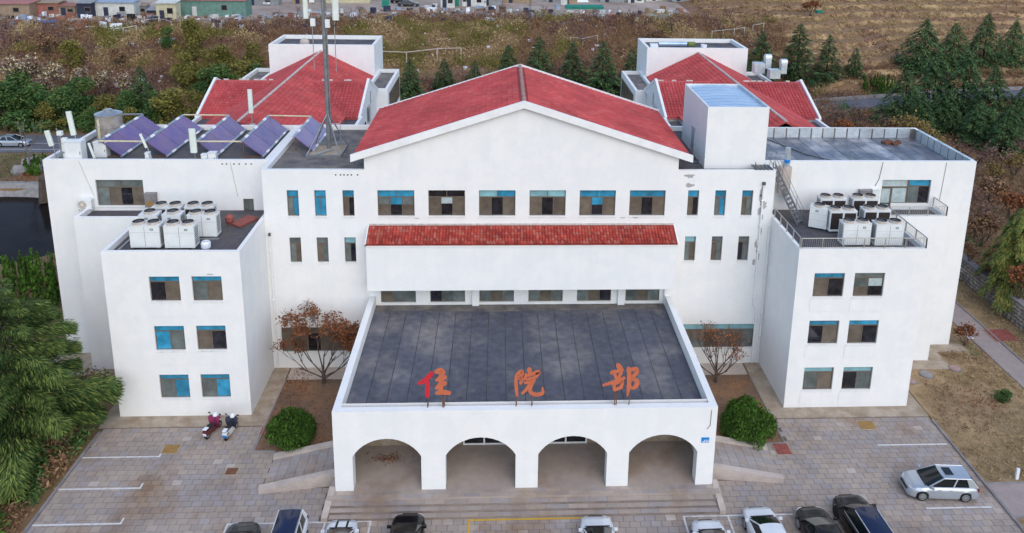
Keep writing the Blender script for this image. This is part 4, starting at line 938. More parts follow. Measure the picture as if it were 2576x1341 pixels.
# ---- mast
t = empty('antenna_mast', (-13.07, 59.09, RZ), 0, 'very tall grey steel mast with antenna panels at its top, braced on a square frame', 'mast')
b = MB(); H = 13.6; b.tube((0, 0, .12), (0, 0, H*.5), .17, 10, .145); b.tube((0, 0, H*.5), (0, 0, H), .145, 10, .10); b.build('pole', M['mast_steel'], t, local=True)
b = MB(); b.box(-1.2, 1.25, -2.2, .75, 0, .10); b.build('base_plate', M['concrete'], t, local=True)
for x0, x1, y0, y1 in ((-1.25, 1.3, -2.3, -2.2), (-1.25, 1.3, .75, .85), (-1.3, -1.2, -2.2, .75), (1.25, 1.35, -2.2, .75)): b = MB(); b.box(x0, x1, y0, y1, 0, .26); b.build('base_beam', M['mast_steel'], t, local=True)
for x, y in ((-1.2, -2.2), (1.25, -2.2), (1.25, .75), (-1.2, .75)): b = MB(); b.tube((x, y, .2), (0, 0, 2.9), .05, 6); b.build('brace', M['mast_steel'], t, local=True)
b = MB()
for s in (-1, 1):
    b.tube((s*.85, .3, .2), (s*.85, .3, 2.2), .025, 6)
    for z in (1.5, 2.0): b.tube((s*.85, .3, z), (0, 0, z), .02, 6)
b.build('cable_stand', M['steel'], t, local=True)
b = MB(); b.tube((.2, .05, .4), (.2, .05, H-1), .05, 6)
for z in range(2, 13): b.box(-.02, .25, -.02, .1, z, z+.06)
b.build('cable_bundle', M['mast_steel'], t, local=True)
b = MB(); b.tube((.5, -.7, .3), (-.5, -2.0, .25), .06, 6); b.build('prop', M['steel'], t, local=True)
def mastpan(x, z, h, w_): 
    b = MB(); pr = [(-w_/2, 0), (w_/2, 0), (w_/2, .12), (w_*.3, .2), (-w_*.3, .2), (-w_/2, .12)]; b.prism([(x+u, -v-.1, z) for u, v in pr], (0, 0, h)); c = b.build('antenna_panel', M['antenna'], t, local=True)
    b = MB(); s = 1 if x > 0 else -1
    for k in range(9): a0, a1 = math.pi*k/9, math.pi*(k+1)/9; b.tube((x-s*.2-.22*math.cos(a0), -.08, z-.05-.42*math.sin(a0)), (x-s*.2-.22*math.cos(a1), -.08, z-.05-.42*math.sin(a1)), .035, 5)
    b.build('antenna_cable', M['unit_dark'], c, local=True)
mastpan(-1.22, 10.15, 3.2, .36); mastpan(.95, 10.05, 3.2, .46)
for x, z, h in ((-.72, 11.35, .55), (-.72, 9.6, .55), (.35, 9.5, .6), (-.1, 11.7, .8)): b = MB(); b.box(x-.17, x+.17, -.32, -.1, z, z+h); b.build('radio_box', M['unit_white'], t, local=True)
b = MB()
for z in (10.6, 12.4): b.tube((-1.22, 0, z), (.95, 0, z), .04, 6)
for x, z0 in ((-.85, 6.3), (.12, 6.6), (.78, 6.1)): b.tube((x, .1, z0), (x, .1, 12.6), .03, 6)
b.build('cross_arm', M['steel'], t, local=True)
# ---- right roof: vent stack, railings, balcony, stair
t = empty('vent_stack', (21.2, YO-.5, 11.6), 0, 'cream boxed duct with a glassy green flue on the right wall beside the steel stair', 'flue')
b = MB(); b.box(-.42, .42, 0, .5, 1.4, 3.45); b.build('duct', M['concrete_pale'], t, local=True); b = MB(); b.box(.12, .62, -.3, .15, 1.0, 1.75); b.build('box', M['unit_white'], t, local=True)
b = MB(); b.tube((.1, .25, 3.45), (.1, .25, 4.9), .2, 10); b.build('flue', M['foil'], t, local=True); b = MB(); b.tube((.1, .25, 3.75), (.1, .25, 4.0), .225, 10); b.build('flue_band', M['plate_blue'], t, local=True)
def railing(pts, label, h=.72, step=.14, nm='railing', low=True):
    t = empty(nm, pts[0], 0, label, 'railing', 'steel railings on the right wing'); 
    for p, q in zip(pts, pts[1:]):
        p, q = Vector(p), Vector(q); d = q-p
        b = MB(); b.tube(p+Vector((0, 0, h)), q+Vector((0, 0, h)), .035, 6); b.build('top_rail', M['rail_steel'], t)
        if low: b = MB(); b.tube(p+Vector((0, 0, .07)), q+Vector((0, 0, .07)), .022, 6); b.build('bottom_rail', M['rail_steel'], t)
        n = max(1, round(d.length/1.35))
        for k in range(n+1): b = MB(); c = p+d*k/n; b.box(c.x-.03, c.x+.03, c.y-.03, c.y+.03, c.z, c.z+h); b.build('post', M['rail_steel'], t)
        if low:
            b = MB(); k = step
            while k < d.length-.05: c = p+d.normalized()*k; b.tube(c+Vector((0, 0, .07)), c+Vector((0, 0, h)), .012, 4); k += step
            tag(b.build('baluster', M['rail_steel'], t, fix=False), kind='stuff')
    return t
railing([(R1+.15, YW+.13, ZW), (R2-.13, YW+.13, ZW), (R2-.13, YS+.1, ZW)], 'steel railing round the front and right edge of the right wing roof')
railing([(R1+.12, YM-.2, ZW), (R1+.12, YW+.3, ZW)], 'plain steel handrail along the left edge of the right wing roof', low=False)
railing([(R2+.1, YS+.13, ZW-.01), (RB-.13, YS+.13, ZW-.01), (RB-.13, YO-.15, ZW-.01)], 'short steel balcony railing under the window with the balcony door')
t = empty('steel_stair', (21.4, 52.9, DZ), 0, 'grey steel stair climbing from the right wing roof to the main roof', 'stair')
P0, P1 = Vector((21.75, 52.6, DZ)), Vector((20.05, 54.6, ZM-.1)); d = (P1-P0); dn = Vector((d.x, d.y, 0)).normalized(); sd = Vector((-dn.y, dn.x, 0))*.38
for sg in (-1, 1): b = MB(); b.obox((P0+P1)/2+sd*sg, d/2, sd.normalized()*.03, Vector((0, 0, .11))); b.build('stringer', M['mast_steel'], t)
for k in range(13): c = P0+d*(k+.7)/13.5; b = MB(); b.obox(c, sd*.95, dn*.13, (0, 0, .015)); b.build('tread', M['mast_steel'], t)
for sg in (-1, 1):
    b = MB()
    for h in (.5, .95): b.tube(P0+sd*sg+Vector((0, 0, h)), P1+sd*sg+Vector((0, 0, h)), .022, 6)
    for k in range(5): c = P0+d*k/4+sd*sg; b.tube(c, c+Vector((0, 0, .95)), .02, 6)
    b.build('handrail', M['mast_steel'], t)
t = empty('roof_platform', (18.9, 53.7, ZM-.1), 0, 'small dark steel landing at the right front corner of the main roof', 'platform')
for k in range(5): b = MB(); b.box(18.3+k*.28, 18.5+k*.28, 53.15, 54.2, ZM+.02, ZM+.06); b.build('grating_bar', M['dark_steel'], t)
for x in (18.3, 19.6): b = MB(); b.tube((x, 53.2, ZM-.3), (x, 53.2, ZM+.6), .03, 6); b.build('post', M['dark_steel'], t)
t = empty('roof_steps', (13.9, 53.4, ZM-.3), 0, 'short dark steel steps between the gable eave and the lift tower', 'steps')
for k in range(4): b = MB(); b.box(13.35, 14.35, 53.4+k*.22, 53.55+k*.22, ZM-.2+k*.16, ZM-.15+k*.16); b.build('tread', M['dark_steel'], t)
for x in (13.3, 14.4): b = MB(); b.tube((x, 53.35, ZM-.3), (x, 54.2, ZM+.45), .04, 6); b.build('stringer', M['dark_steel'], t)
b = MB(); b.obox((32.6, 62.6, zr+.2), (.35, .1, .05), (-.1, .25, 0), (0, 0, .12)); b.obox((33.2, 62.2, zr+.25), (.3, .0, .12), (0, .22, 0), (-.04, 0, .1)); thing1('sack', b, 'rust', 'brown crumpled sacking heap in the far corner of the foil roof', 'sacking')
pipe_thing('roof_cable', [(22.6, 63.9, zr+.12), (24.5, 59.5, zr+.1), (28.4, 55.8, zr+.1)], .03, 'dark_steel', 'long dark cable lying across the foil-covered right roof')
# things on the rear pavilions
b = MB(); b.tube((20.9, 102.5, 15.7), (24.6, 102.2, 15.75), .32, 10); thing1('tarpaulin_roll', b, 'foil_blue', 'rolled blue tarpaulin lying on the right pavilion tower roof', 'tarpaulin')
b = MB(); b.tube((24.7, 102.1, 15.75), (25.6, 102.1, 15.75), .36, 10); thing1('drum', b, 'green2', 'green drum lying at the end of the blue tarpaulin roll', 'drum')
b = MB(); b.lathe((26.0, 98.9, 15.5), [(.34, 0), (.4, .8), (.36, .8), (.3, .1)], 14); thing1('bucket', b, 'plate_white', 'white bucket at the front edge of the right pavilion tower', 'bucket')
b = MB(); b.obox((20.0, 101, 15.7), (.5, 0, 0), (0, .3, .05), (0, .05, .22)); thing1('sack', b, 'plate_white', 'white sack in the left corner of the right pavilion tower roof', 'sack')
b = MB(); b.lathe((-24.9, 101.3, 15.45), [(.62, 0), (.6, .4), (.35, .7), (.0001, .8)], 12); thing1('vent_cowl', b, 'concrete_pale', 'cream domed vent cowl on the left pavilion tower roof', 'vent')
for k, (x, z, lab) in enumerate(((32.6, 13.6, 'silver box duct close beside the right pavilion tower'), (33.9, 13.4, 'silver box duct with tall upturned elbow, nearer the right slope'))):
    t = empty('exhaust_duct', (x, 96.5-k*2, z-.4), 0, lab, 'duct', 'silver ducts beside the right pavilion tower')
    b = MB(); b.box(-.75, .55, -.6, .6, 0, 1.3-.2*k); b.build('duct_box', M['foil'], t, local=True)
    b = MB(); b.box(.65, 1.35, -.45, .45, .6, 1.9); b.tube((.62, 0, 1.95), (1.38, 0, 1.95), .46, 14); b.build('duct_elbow', M['foil'], t, local=True)
# ================================================================ ENTRANCE LETTERING
def c5(x, y): return onY((1420+x*.34161)/1.396, (1260+y*.34161)/1.396, YP+.22)
def stroke(b, pts, lift):
    P = [c5(x, y) for x, y, _ in pts]; W = [r*.0062 for *_, r in pts]
    # resample through a smooth curve, then a ribbon with round ends
    Q = []; n = 6
    for i in range(len(P)-1):
        p0 = P[max(i-1, 0)]; p1, p2 = P[i], P[i+1]; p3 = P[min(i+2, len(P)-1)]
        for k in range(n):
            t = k/n; Q.append((.5*((2*p1)+(p2-p0)*t+(2*p0-5*p1+4*p2-p3)*t*t+(3*p1-p0-3*p2+p3)*t**3), W[i]*(1-t)+W[i+1]*t))
    Q.append((P[-1], W[-1])); L_, R_s = [], []
    for i, (p, r) in enumerate(Q):
        d = (Q[min(i+1, len(Q)-1)][0]-Q[max(i-1, 0)][0]); d.y = 0; d.normalize(); nn = Vector((-d.z, 0, d.x)); L_.append(p+nn*r/2); R_s.append(p-nn*r/2)
    def capp(p, r, d):
        nn = Vector((-d.z, 0, d.x)); return [p+(nn*math.cos(a)+d*math.sin(a))*r/2 for a in [math.pi*k/6 for k in range(1, 6)]]
    d1 = (Q[-1][0]-Q[-2][0]); d1.y = 0; d1.normalize(); d0 = (Q[0][0]-Q[1][0]); d0.y = 0; d0.normalize()
    y0, y1 = YP+.18+lift, YP+.24+lift
    segs = [(L_[i], L_[i+1], R_s[i+1], R_s[i]) for i in range(len(Q)-1)]
    for q in segs: b.prism([Vector((v.x, y0, v.z)) for v in q], (0, y1-y0, 0))
    for p, r, d in ((Q[-1][0], Q[-1][1], d1), (Q[0][0], Q[0][1], d0)):
        nn = Vector((-d.z, 0, d.x)); c = [p+nn*r/2]+capp(p, r, d)+[p-nn*r/2]; b.prism([Vector((v.x, y0, v.z)) for v in c], (0, y1-y0, 0))
CH = {
 'zhu': ([[(278, 152, 44), (240, 195, 46), (195, 230, 40), (150, 252, 26)], [(238, 245, 40), (238, 300, 42), (237, 350, 44), (237, 383, 34)]],
         [[(330, 130, 40), (372, 122, 56), (398, 140, 44)], [(378, 165, 40), (376, 250, 44), (374, 335, 46)], [(330, 218, 24), (375, 196, 46), (412, 190, 44)], [(328, 300, 26), (365, 270, 44), (412, 250, 46)], [(335, 350, 34), (390, 342, 46), (460, 350, 38)]]),
 'yuan': ([], [[(1152, 165, 26), (1147, 230, 30), (1152, 310, 32), (1160, 378, 20)], [(1155, 160, 26), (1200, 128, 34), (1212, 150, 32), (1180, 195, 28), (1210, 205, 32), (1195, 250, 26)],
          [(1285, 108, 40), (1292, 150, 38)], [(1250, 160, 26), (1240, 205, 26)], [(1262, 172, 26), (1325, 150, 32), (1378, 136, 42), (1350, 185, 30)], [(1265, 208, 22), (1335, 190, 26)], [(1240, 245, 24), (1335, 222, 28)],
          [(1296, 240, 32), (1265, 300, 34), (1212, 352, 22)], [(1325, 230, 30), (1300, 290, 30), (1296, 340, 34), (1345, 366, 34), (1405, 358, 36), (1424, 335, 30), (1418, 296, 14)]]),
 'bu': ([], [[(2195, 62, 36), (2215, 92, 50), (2225, 120, 40)], [(2130, 142, 32), (2180, 128, 34), (2240, 112, 28)], [(2158, 150, 28), (2178, 196, 30)], [(2232, 135, 28), (2200, 192, 26)], [(2046, 270, 20), (2110, 250, 30), (2180, 226, 34), (2256, 196, 28)],
         [(2150, 250, 28), (2163, 318, 30)], [(2155, 262, 28), (2238, 222, 32), (2226, 290, 30)], [(2160, 316, 32), (2228, 292, 32)],
         [(2302, 100, 34), (2312, 180, 42), (2306, 290, 40), (2291, 378, 12)], [(2310, 112, 30), (2380, 104, 40), (2384, 140, 40), (2345, 195, 34), (2388, 225, 40), (2385, 272, 44), (2345, 300, 30), (2328, 288, 18)]])}
for (key, (red, orange)), lab, posts in zip(CH.items(), ('brush-written roof character 住 with a bright red left part and orange right part', 'orange brush-written roof character 院, the middle one of three', 'orange brush-written roof character 部 at the right of the three'), (((237, 380), (392, 360), (405, 360)), ((1150, 370), (1312, 365)), ((2170, 320), (2186, 320), (2320, 290)))):
    o0 = c5(posts[0][0], 490); t = empty('sign_character', (o0.x, YP+.2, ZP), 0, lab, 'sign', 'roof lettering over the arcade')
    k = 0
    for part, mt in ((red, 'sign_red'), (orange, 'sign_orange')):
        if not part: continue
        b = MB()
        for s in part: stroke(b, s, -.0007*k); k += 1
        b.build('lettering', M[mt], t)
    for x, y in posts: p = c5(x, y); b = MB(); b.tube((p.x, YP+.3, ZP-.01), (p.x, YP+.3, p.z+.6), .028, 6); b.tube((p.x, YP+.3, ZP+.5), (p.x+.12, YP+.7, 5.06), .02, 5); b.build('post', M['rust'], t)
    b = MB(); p0, p1 = c5(posts[0][0], 200), c5(posts[-1][0], 200)
    for dz in (0, -.5): b.tube((p0.x-.1, YP+.31, p0.z+dz), (p1.x+.1, YP+.31, p0.z+dz), .018, 5)
    b.build('cross_bar', M['rust'], t)
p = onY(1777, 1107, YP); t = empty('number_plate', (p.x, YP-.02, p.z), 0, 'small blue plate with a pale square on the right arcade pier', 'plate')
b = MB(); b.box(-.3, .16, 0, .018, -.16, .18); b.build('plate', M['plate_blue'], t, local=True); b = MB(); b.box(.162, .32, 0, .017, -.08, .18); b.build('pale_square', M['plate_white'], t, local=True)
b = MB()
for i in range(3): b.box(-.14+.1*i, -.08+.1*i, -.004, -.001, -.03, .03)
for i in range(4): b.box(-.23+.1*i, -.16+.1*i, -.004, -.001, -.13, -.06)
b.build('small_print', M['plate_white'], t, local=True)
# ================================================================ CARS
def lerp(a, b, t): return a+(b-a)*t
def prof(tab, x):
    for (x0, v0), (x1, v1) in zip(tab, tab[1:]):
        if x0 <= x <= x1: t = (x-x0)/(x1-x0) if x1 > x0 else 0; t = t*t*(3-2*t)*.5+t*.5; return v0+(v1-v0)*t
    return tab[0][1] if x < tab[0][0] else tab[-1][1]
def car(name, L, W, H, paint, kind, label, cat, loc, rz, roofmat=None, rails=False, sunroof=False, stripes=False, rim='steel', group='cars parked in the forecourt', red_tail=True, parts=True):
    t = empty(name, loc, rz, label, cat, group); P = M[paint]
    xf, xr = L/2, -L/2; hood = .62*H if kind != 'suv' else .60*H; wb = L*.605; fx, rx = xf-L*.19, xf-L*.19-wb; wr = .215*H if kind != 'suv' else .205*H
    belt = .635*H; base = .14*H
    cowl = xf-L*(.265 if kind != 'suv' else .265); rfront = xf-L*(.485 if kind != 'suv' else .44)
    rrear = {'hatch': xr+L*.13, 'suv': xr+L*.09, 'sedan': xr+L*.25}[kind]; rbase = {'hatch': xr+L*.035, 'suv': xr+L*.03, 'sedan': xr+L*.13}[kind]
    top = [(xr, belt*.80), (xr+.06*L, belt*.99), (xr+.14*L, belt*1.01), (cowl, belt*1.0), (cowl+.02*L, hood*1.0), (xf-.12*L, hood*.93), (xf-.04*L, hood*.80), (xf, hood*.56)]
    wid = [(xr, .82), (xr+.05*L, .94), (xr+.2*L, 1.0), (0, 1.0), (xf-.2*L, .99), (xf-.07*L, .90), (xf, .68)]
    xs = set([xr, xf]+[lerp(xr, xf, k/22) for k in range(23)])
    for c in (fx, rx):
        for k in range(-5, 6): xs.add(c+wr*1.22*k/5)
    xs = sorted(xs); V = []; F = []; nj = 8; fl = []
    for x in xs:
        zt = prof(top, x); hw = W/2*prof(wid, x); zb = base+.05*max(0, (abs(x)-L*.42)/(L*.08))
        for c in (fx, rx):
            if abs(x-c) < wr*1.21: zb = max(zb, wr*.95+math.sqrt(max(0, (wr*1.2)**2-(x-c)**2)))
        zb = min(zb, zt*.86); zmid = max(zb+.02, zt*.72)
        row = [(hw*.97, zb), (hw, lerp(zb, zmid, .5)), (hw*.995, zmid), (hw*.955, lerp(zmid, zt, .65)), (hw*.86, zt*.985), (hw*.6, zt*1.008), (hw*.3, zt*1.02), (0, zt*1.025)]
        for y, z in row: V.append((x, y, z))
        for y, z in row: V.append((x, -y, z))
    n = 2*nj
    for i in range(len(xs)-1):
        for j in range(nj-1):
            a = i*n+j; F.append((a, a+n, a+n+1, a+1)); a += nj; F.append((a, a+1, a+n+1, a+n))
    b = MB(); b.v = V; b.f = F; b.m = [0]*len(F)
    for e in (0, len(xs)-1):
        o = e*n; b.f.append(tuple([o+j for j in range(nj)]+[o+nj+j for j in reversed(range(nj-1))])); b.m.append(0)
    b.build('body', P, t, smooth=True, local=True)
    b = MB(); b.box(xr+.12*L, xf-.12*L, -W*.42, W*.42, base+.02, belt*.8); b.build('underbody', M['unit_dark'], t, local=True)
    # glasshouse
    wb_, wt_ = W/2*.885, W/2*.70; zb = belt*.985; zt = H*.955
    def ring(x, z, hw, bulge=0, k=6): return [Vector((x+bulge*(1-(2*i/k-1)**2), hw*(2*i/k-1), z)) for i in range(k+1)]
    def strip(nm, A, B, mt, par=t, sm=True):
        b = MB()
        for i in range(len(A)-1): b.quad(A[i], A[i+1], B[i+1], B[i])
        return b.build(nm, M[mt], par, smooth=sm, local=True)
    strip('windshield', ring(cowl+.005, zb+.01, wb_*.97, .16), ring(rfront-.02, zt+.012, wt_*.95, .06), 'car_glass')
    strip('rear_window', ring(rbase, zb+.02, wb_*.93, -.07), ring(rrear, zt, wt_*.93, -.04), 'car_glass')
    b = MB(); rows = []
    for k in range(9):
        f = k/8; x = lerp(rrear, rfront, f); cr = H-zt; rows.append([Vector((x+(.05*(1-(2*i/8-1)**2) if k == 8 else (-.04*(1-(2*i/8-1)**2) if k == 0 else 0)), wt_*(2*i/8-1)*(1.0-.03*(2*f-1)**2), zt+cr*(1-(2*i/8-1)**2)*(1-.55*(2*f-1)**4)*(.3+.7*math.sin(math.pi*(.18+.64*f))))) for i in range(9)])
    for k in range(8):
        for i in range(8): b.quad(rows[k][i], rows[k+1][i], rows[k+1][i+1], rows[k][i+1])
    ro = b.build('roof', M[roofmat or paint], t, smooth=True, local=True)
    for s in (-1, 1):
        A = [Vector((rbase+.02, s*wb_*.93, zb)), Vector((rrear, s*wt_*.97, zt)), Vector((rfront, s*wt_*.97, zt)), Vector((cowl, s*wb_*.97, zb))]
        b = MB(); b.poly(A); b.build('side_window', M['car_glass'], t, local=True)
        b = MB(); up = Vector((0, s*.012, .0))
        for f in ((.5,) if kind != 'suv' else (.38, .72)):
            xa, xb = lerp(rbase, cowl, f), lerp(rrear, rfront, f); b.prism([Vector((xa-.04, s*wb_*.955, zb)), Vector((xa+.04, s*wb_*.955, zb)), Vector((xb+.04, s*wt_*.975, zt)), Vector((xb-.04, s*wt_*.975, zt))], (0, s*.014, 0))
        fq = {'hatch': .17, 'suv': .10, 'sedan': .09}[kind]; xa, xb = lerp(rbase, cowl, fq), lerp(rrear, rfront, fq)
        b.prism([A[0], Vector((xa+.02, A[0].y, zb)), Vector((xb, A[1].y, zt)), A[1]], (0, s*.015, 0))
        for q0, q1 in ((A[3], A[2]), (A[0], A[1])): b.tube(q0, q1, .04, 5)
        b.tube(A[1], A[2], .03, 5); b.build('pillar', P, t, local=True)
        m_ = MB(); m_.obox((cowl-.16, s*(W/2*.93+.1), zb+.06), (.06, 0, 0), (0, .1, 0), (0, 0, .06)); m_.tube((cowl-.1, s*W/2*.86, zb), (cowl-.15, s*(W/2*.93+.06), zb+.03), .02, 5); m_.build('mirror', P, t, local=True)
        h_ = MB(); hx = xf-.045*L; h_.obox((hx-.03, s*W/2*.66, hood*.745), (.11, s*-.10, -.03), (s*-.02, .10, 0), (.01, 0, .055)); h_.build('headlight', M['headlamp'], t, smooth=False, local=True)
        h_ = MB(); h_.obox((xr+.035*L, s*W/2*.78, belt*.84), (.05, 0, 0), (0, .12, 0), (0, 0, .09)); h_.build('tail_light', M['tail_lamp'], t, local=True)
        d_ = MB()
        for f in (.32, .68): xd = lerp(rx+wr, fx-wr*1.1, f); d_.box(xd-.09, xd+.09, s*W/2*.985 if s > 0 else s*W/2-.02, s*W/2+.02 if s > 0 else s*W/2*.985, belt*.83, belt*.86)
        d_.build('door_handle', P, t, local=True)
        if rails:
            r_ = MB(); r_.tube((rrear+.12, s*wt_*.93, H*.985), (rfront-.22, s*wt_*.93, H*.985), .024, 6)
            for x in (rrear+.15, rfront-.25): r_.tube((x, s*wt_*.93, H*.95), (x, s*wt_*.93, H*.985), .02, 5)
            r_.build('roof_rail', M['chrome'], t, local=True)
            r_ = MB(); r_.tube(A[0]+Vector((0, s*.02, .01)), A[3]+Vector((0, s*.02, .01)), .014, 5); r_.build('chrome_trim', M['chrome'], t, local=True)
        for x in (fx, rx):
            b = MB(); y0, y1 = sorted((s*(W/2-.21), s*(W/2-.015))); n_ = 18; r0 = wr
            for k in range(n_):
                a0, a1 = 2*math.pi*k/n_, 2*math.pi*(k+1)/n_
                def Q(a, r, y): return (x+r*math.cos(a), y, wr+r*math.sin(a))
                yo, yi = s*(W/2-.015), s*(W/2-.21)
                b.quad(Q(a0, r0, yi), Q(a1, r0, yi), Q(a1, r0, yo-s*.02), Q(a0, r0, yo-s*.02)); b.quad(Q(a0, r0, yo-s*.02), Q(a1, r0, yo-s*.02), Q(a1, r0*.93, yo), Q(a0, r0*.93, yo)); b.quad(Q(a0, r0*.93, yo), Q(a1, r0*.93, yo), Q(a1, r0*.66, yo-s*.006), Q(a0, r0*.66, yo-s*.006)); b.quad(Q(a0, r0*.66, yo-s*.006), Q(a1, r0*.66, yo-s*.006), Q(a1, .001, yo-s*.05), Q(a0, .001, yo-s*.05))
            wh = b.build('wheel', M['tyre'], t, local=True)
            b = MB()
            for k in range(10):
                a = 2*math.pi*k/10; c_, s_ = math.cos(a), math.sin(a); b.obox((x+c_*wr*.36, s*(W/2-.03), wr+s_*wr*.36), (c_*wr*.27, 0, s_*wr*.27), (-s_*.022, 0, c_*.022), (0, .012, 0))
            for k in range(20):
                a = 2*math.pi*k/20; c_, s_ = math.cos(a), math.sin(a); b.obox((x+c_*wr*.62, s*(W/2-.022), wr+s_*wr*.62), (-s_*wr*.1, 0, c_*wr*.1), (c_*.02, 0, s_*.02), (0, .012, 0))
            b.tube((x, s*(W/2-.05), wr), (x, s*(W/2-.015), wr), .05, 8); b.build('rim', M[rim], wh, local=True)
    # seams, grille, plate, wipers
    b = MB(); b.obox((xf-.005, 0, hood*.60), (.02, 0, 0), (0, W*.24, 0), (-.01, 0, .06)); b.build('grille', M['unit_dark'], t, local=True)
    b = MB(); b.obox((cowl+.10, 0, belt*1.03), (.035, 0, -.004), (0, W*.36, 0), (0, 0, .012)); b.build('wiper_cowl', M['unit_dark'], t, local=True)
    b = MB(); b.obox((xr-.004, 0, belt*.62), (.012, 0, 0), (0, .22, 0), (0, 0, .065)); b.build('licence_plate', M['plate_blue'], t, local=True)
    if sunroof: b = MB(); x = lerp(rfront, rrear, .28); b.box(x-.24, x+.24, -wt_*.52, wt_*.52, H-.0, H+.012); b.build('sunroof', M['car_glass'], t, local=True)
    if roofmat == 'car_glass_roof': pass
    if stripes:
        for s in (-1, 1):
            b = MB()
            for k in range(8):
                xa, xb = lerp(cowl+.1, xf-.06*L, k/8), lerp(cowl+.1, xf-.06*L, (k+1)/8); za, zb2 = prof(top, xa)*1.022+.006, prof(top, xb)*1.022+.006; b.quad((xa, s*.22, za), (xb, s*.22, zb2), (xb, s*.34, zb2-.004), (xa, s*.34, za-.004))
            b.build('hood_stripe', M['unit_dark'], t, local=True)
    return t
D('car_white', (.68, .71, .74), .25, var=.02, coat=.8); D('car_silver', (.46, .50, .55), .3, .55, var=.03, coat=.6); D('car_black', (.008, .008, .010), .22, var=.05, coat=.25, spec=.25); D('car_grey', (.035, .036, .040), .25, .2, var=.05, coat=.35)
D('car_glass', (.010, .014, .016), .08, var=.1, coat=.15, spec=.4); D('car_roof_glass', (.008, .014, .050), .1, var=.1, coat=.25, spec=.4); D('chrome', (.7, .7, .72), .2, .9, var=.03); D('tyre', (.018, .018, .02), .85, var=.2); D('headlamp', (.55, .58, .6), .12, .1, var=.05, coat=.8); D('tail_lamp', (.20, .012, .014), .2, var=.05, coat=.6)
UPW, DNW = math.pi/2, -math.pi/2
def nose(px, py, z, L): p = onZ(px, py, z); return (p.x, p.y-L/2, 0)
car('parked_car', 4.5, 1.8, 1.46, 'car_grey', 'sedan', 'dark grey car whose bonnet just shows left of the black-roofed white SUV', 'car', nose(625, 1306, .78, 4.5), UPW+.05)
p = onZ(741, 1274, 1.62); car('parked_suv', 4.6, 1.86, 1.7, 'car_white', 'suv', 'white SUV with a black roof and chrome rails, backed in left of the striped car', 'SUV', (p.x-.1, p.y-2.15, 0), DNW+.02, roofmat='car_roof_glass', rails=True)
car('parked_car', 3.85, 1.73, 1.42, 'car_white', 'hatch', 'small white hatchback with two black bonnet stripes', 'car', nose(866, 1301, .78, 3.85), UPW, stripes=True)
car('parked_car', 4.6, 1.85, 1.47, 'car_black', 'sedan', 'black car standing alone left of the yellow line', 'car', nose(1030, 1284, .8, 4.6), UPW-.02)
car('parked_car', 4.7, 1.85, 1.47, 'car_white', 'sedan', 'white car with a dark sunroof at the right end of the yellow line', 'car', nose(1497, 1290, .8, 4.7), UPW, sunroof=True)
car('parked_car', 4.5, 1.8, 1.45, 'car_white', 'sedan', 'white car lowest in view in the white bay right of the steps', 'car', nose(1775, 1299, .8, 4.5), UPW+.03)
car('parked_car', 4.5, 1.82, 1.5, 'car_white', 'hatch', 'white hatchback between the other white car and the black sedan', 'car', nose(1903, 1268, .8, 4.5), UPW+.04)
car('parked_car', 4.65, 1.82, 1.46, 'car_black', 'sedan', 'black sedan beside the long black SUV', 'car', nose(2035, 1268, .78, 4.65), UPW+.03, rim='car_silver')
car('parked_suv', 4.85, 1.93, 1.72, 'car_black', 'suv', 'long black SUV with bright roof rails and bluish glass roof', 'SUV', nose(2130, 1235, .92, 4.85), UPW+.05, rails=True, roofmat='car_roof_glass', rim='unit_dark')
A_p, B_p = onZ(2325, 1262), onZ(2433, 1265); mid = (A_p+B_p)/2
car('parked_car', 4.15, 1.74, 1.44, 'car_silver', 'hatch', 'silver hatchback with a sunroof parked sideways by the right kerb', 'car', (mid.x-.02, mid.y+.87, 0), math.pi-.07, sunroof=True)
p = onT(18, 372); car('parked_car', 4.6, 1.8, 1.46, 'car_silver', 'sedan', 'silver car on the road beyond the pond, half hidden by a thin trunk', 'car', (p.x+.3, 106.9, .03), 0, group='cars far behind the hospital')
def far(px, py, *a, **k): p = onT(px, py); return (p.x, p.y, ground(p.x, p.y)+.03)
car('parked_car', 4.4, 1.8, 1.5, 'car_white', 'hatch', 'white car on the yard at the top edge, left of the mast', 'car', far(677, 11), DNW, group='cars far behind the hospital')
car('parked_car', 4.7, 1.82, 1.46, 'car_grey', 'sedan', 'grey-blue sedan on the upper yard, in front of a darker car', 'car', far(1028, 16), 0, group='cars far behind the hospital')
car('parked_car', 4.6, 1.8, 1.5, 'car_black', 'hatch', 'darker car partly behind the grey-blue sedan on the upper yard', 'car', far(1008, 8), .08, group='cars far behind the hospital')
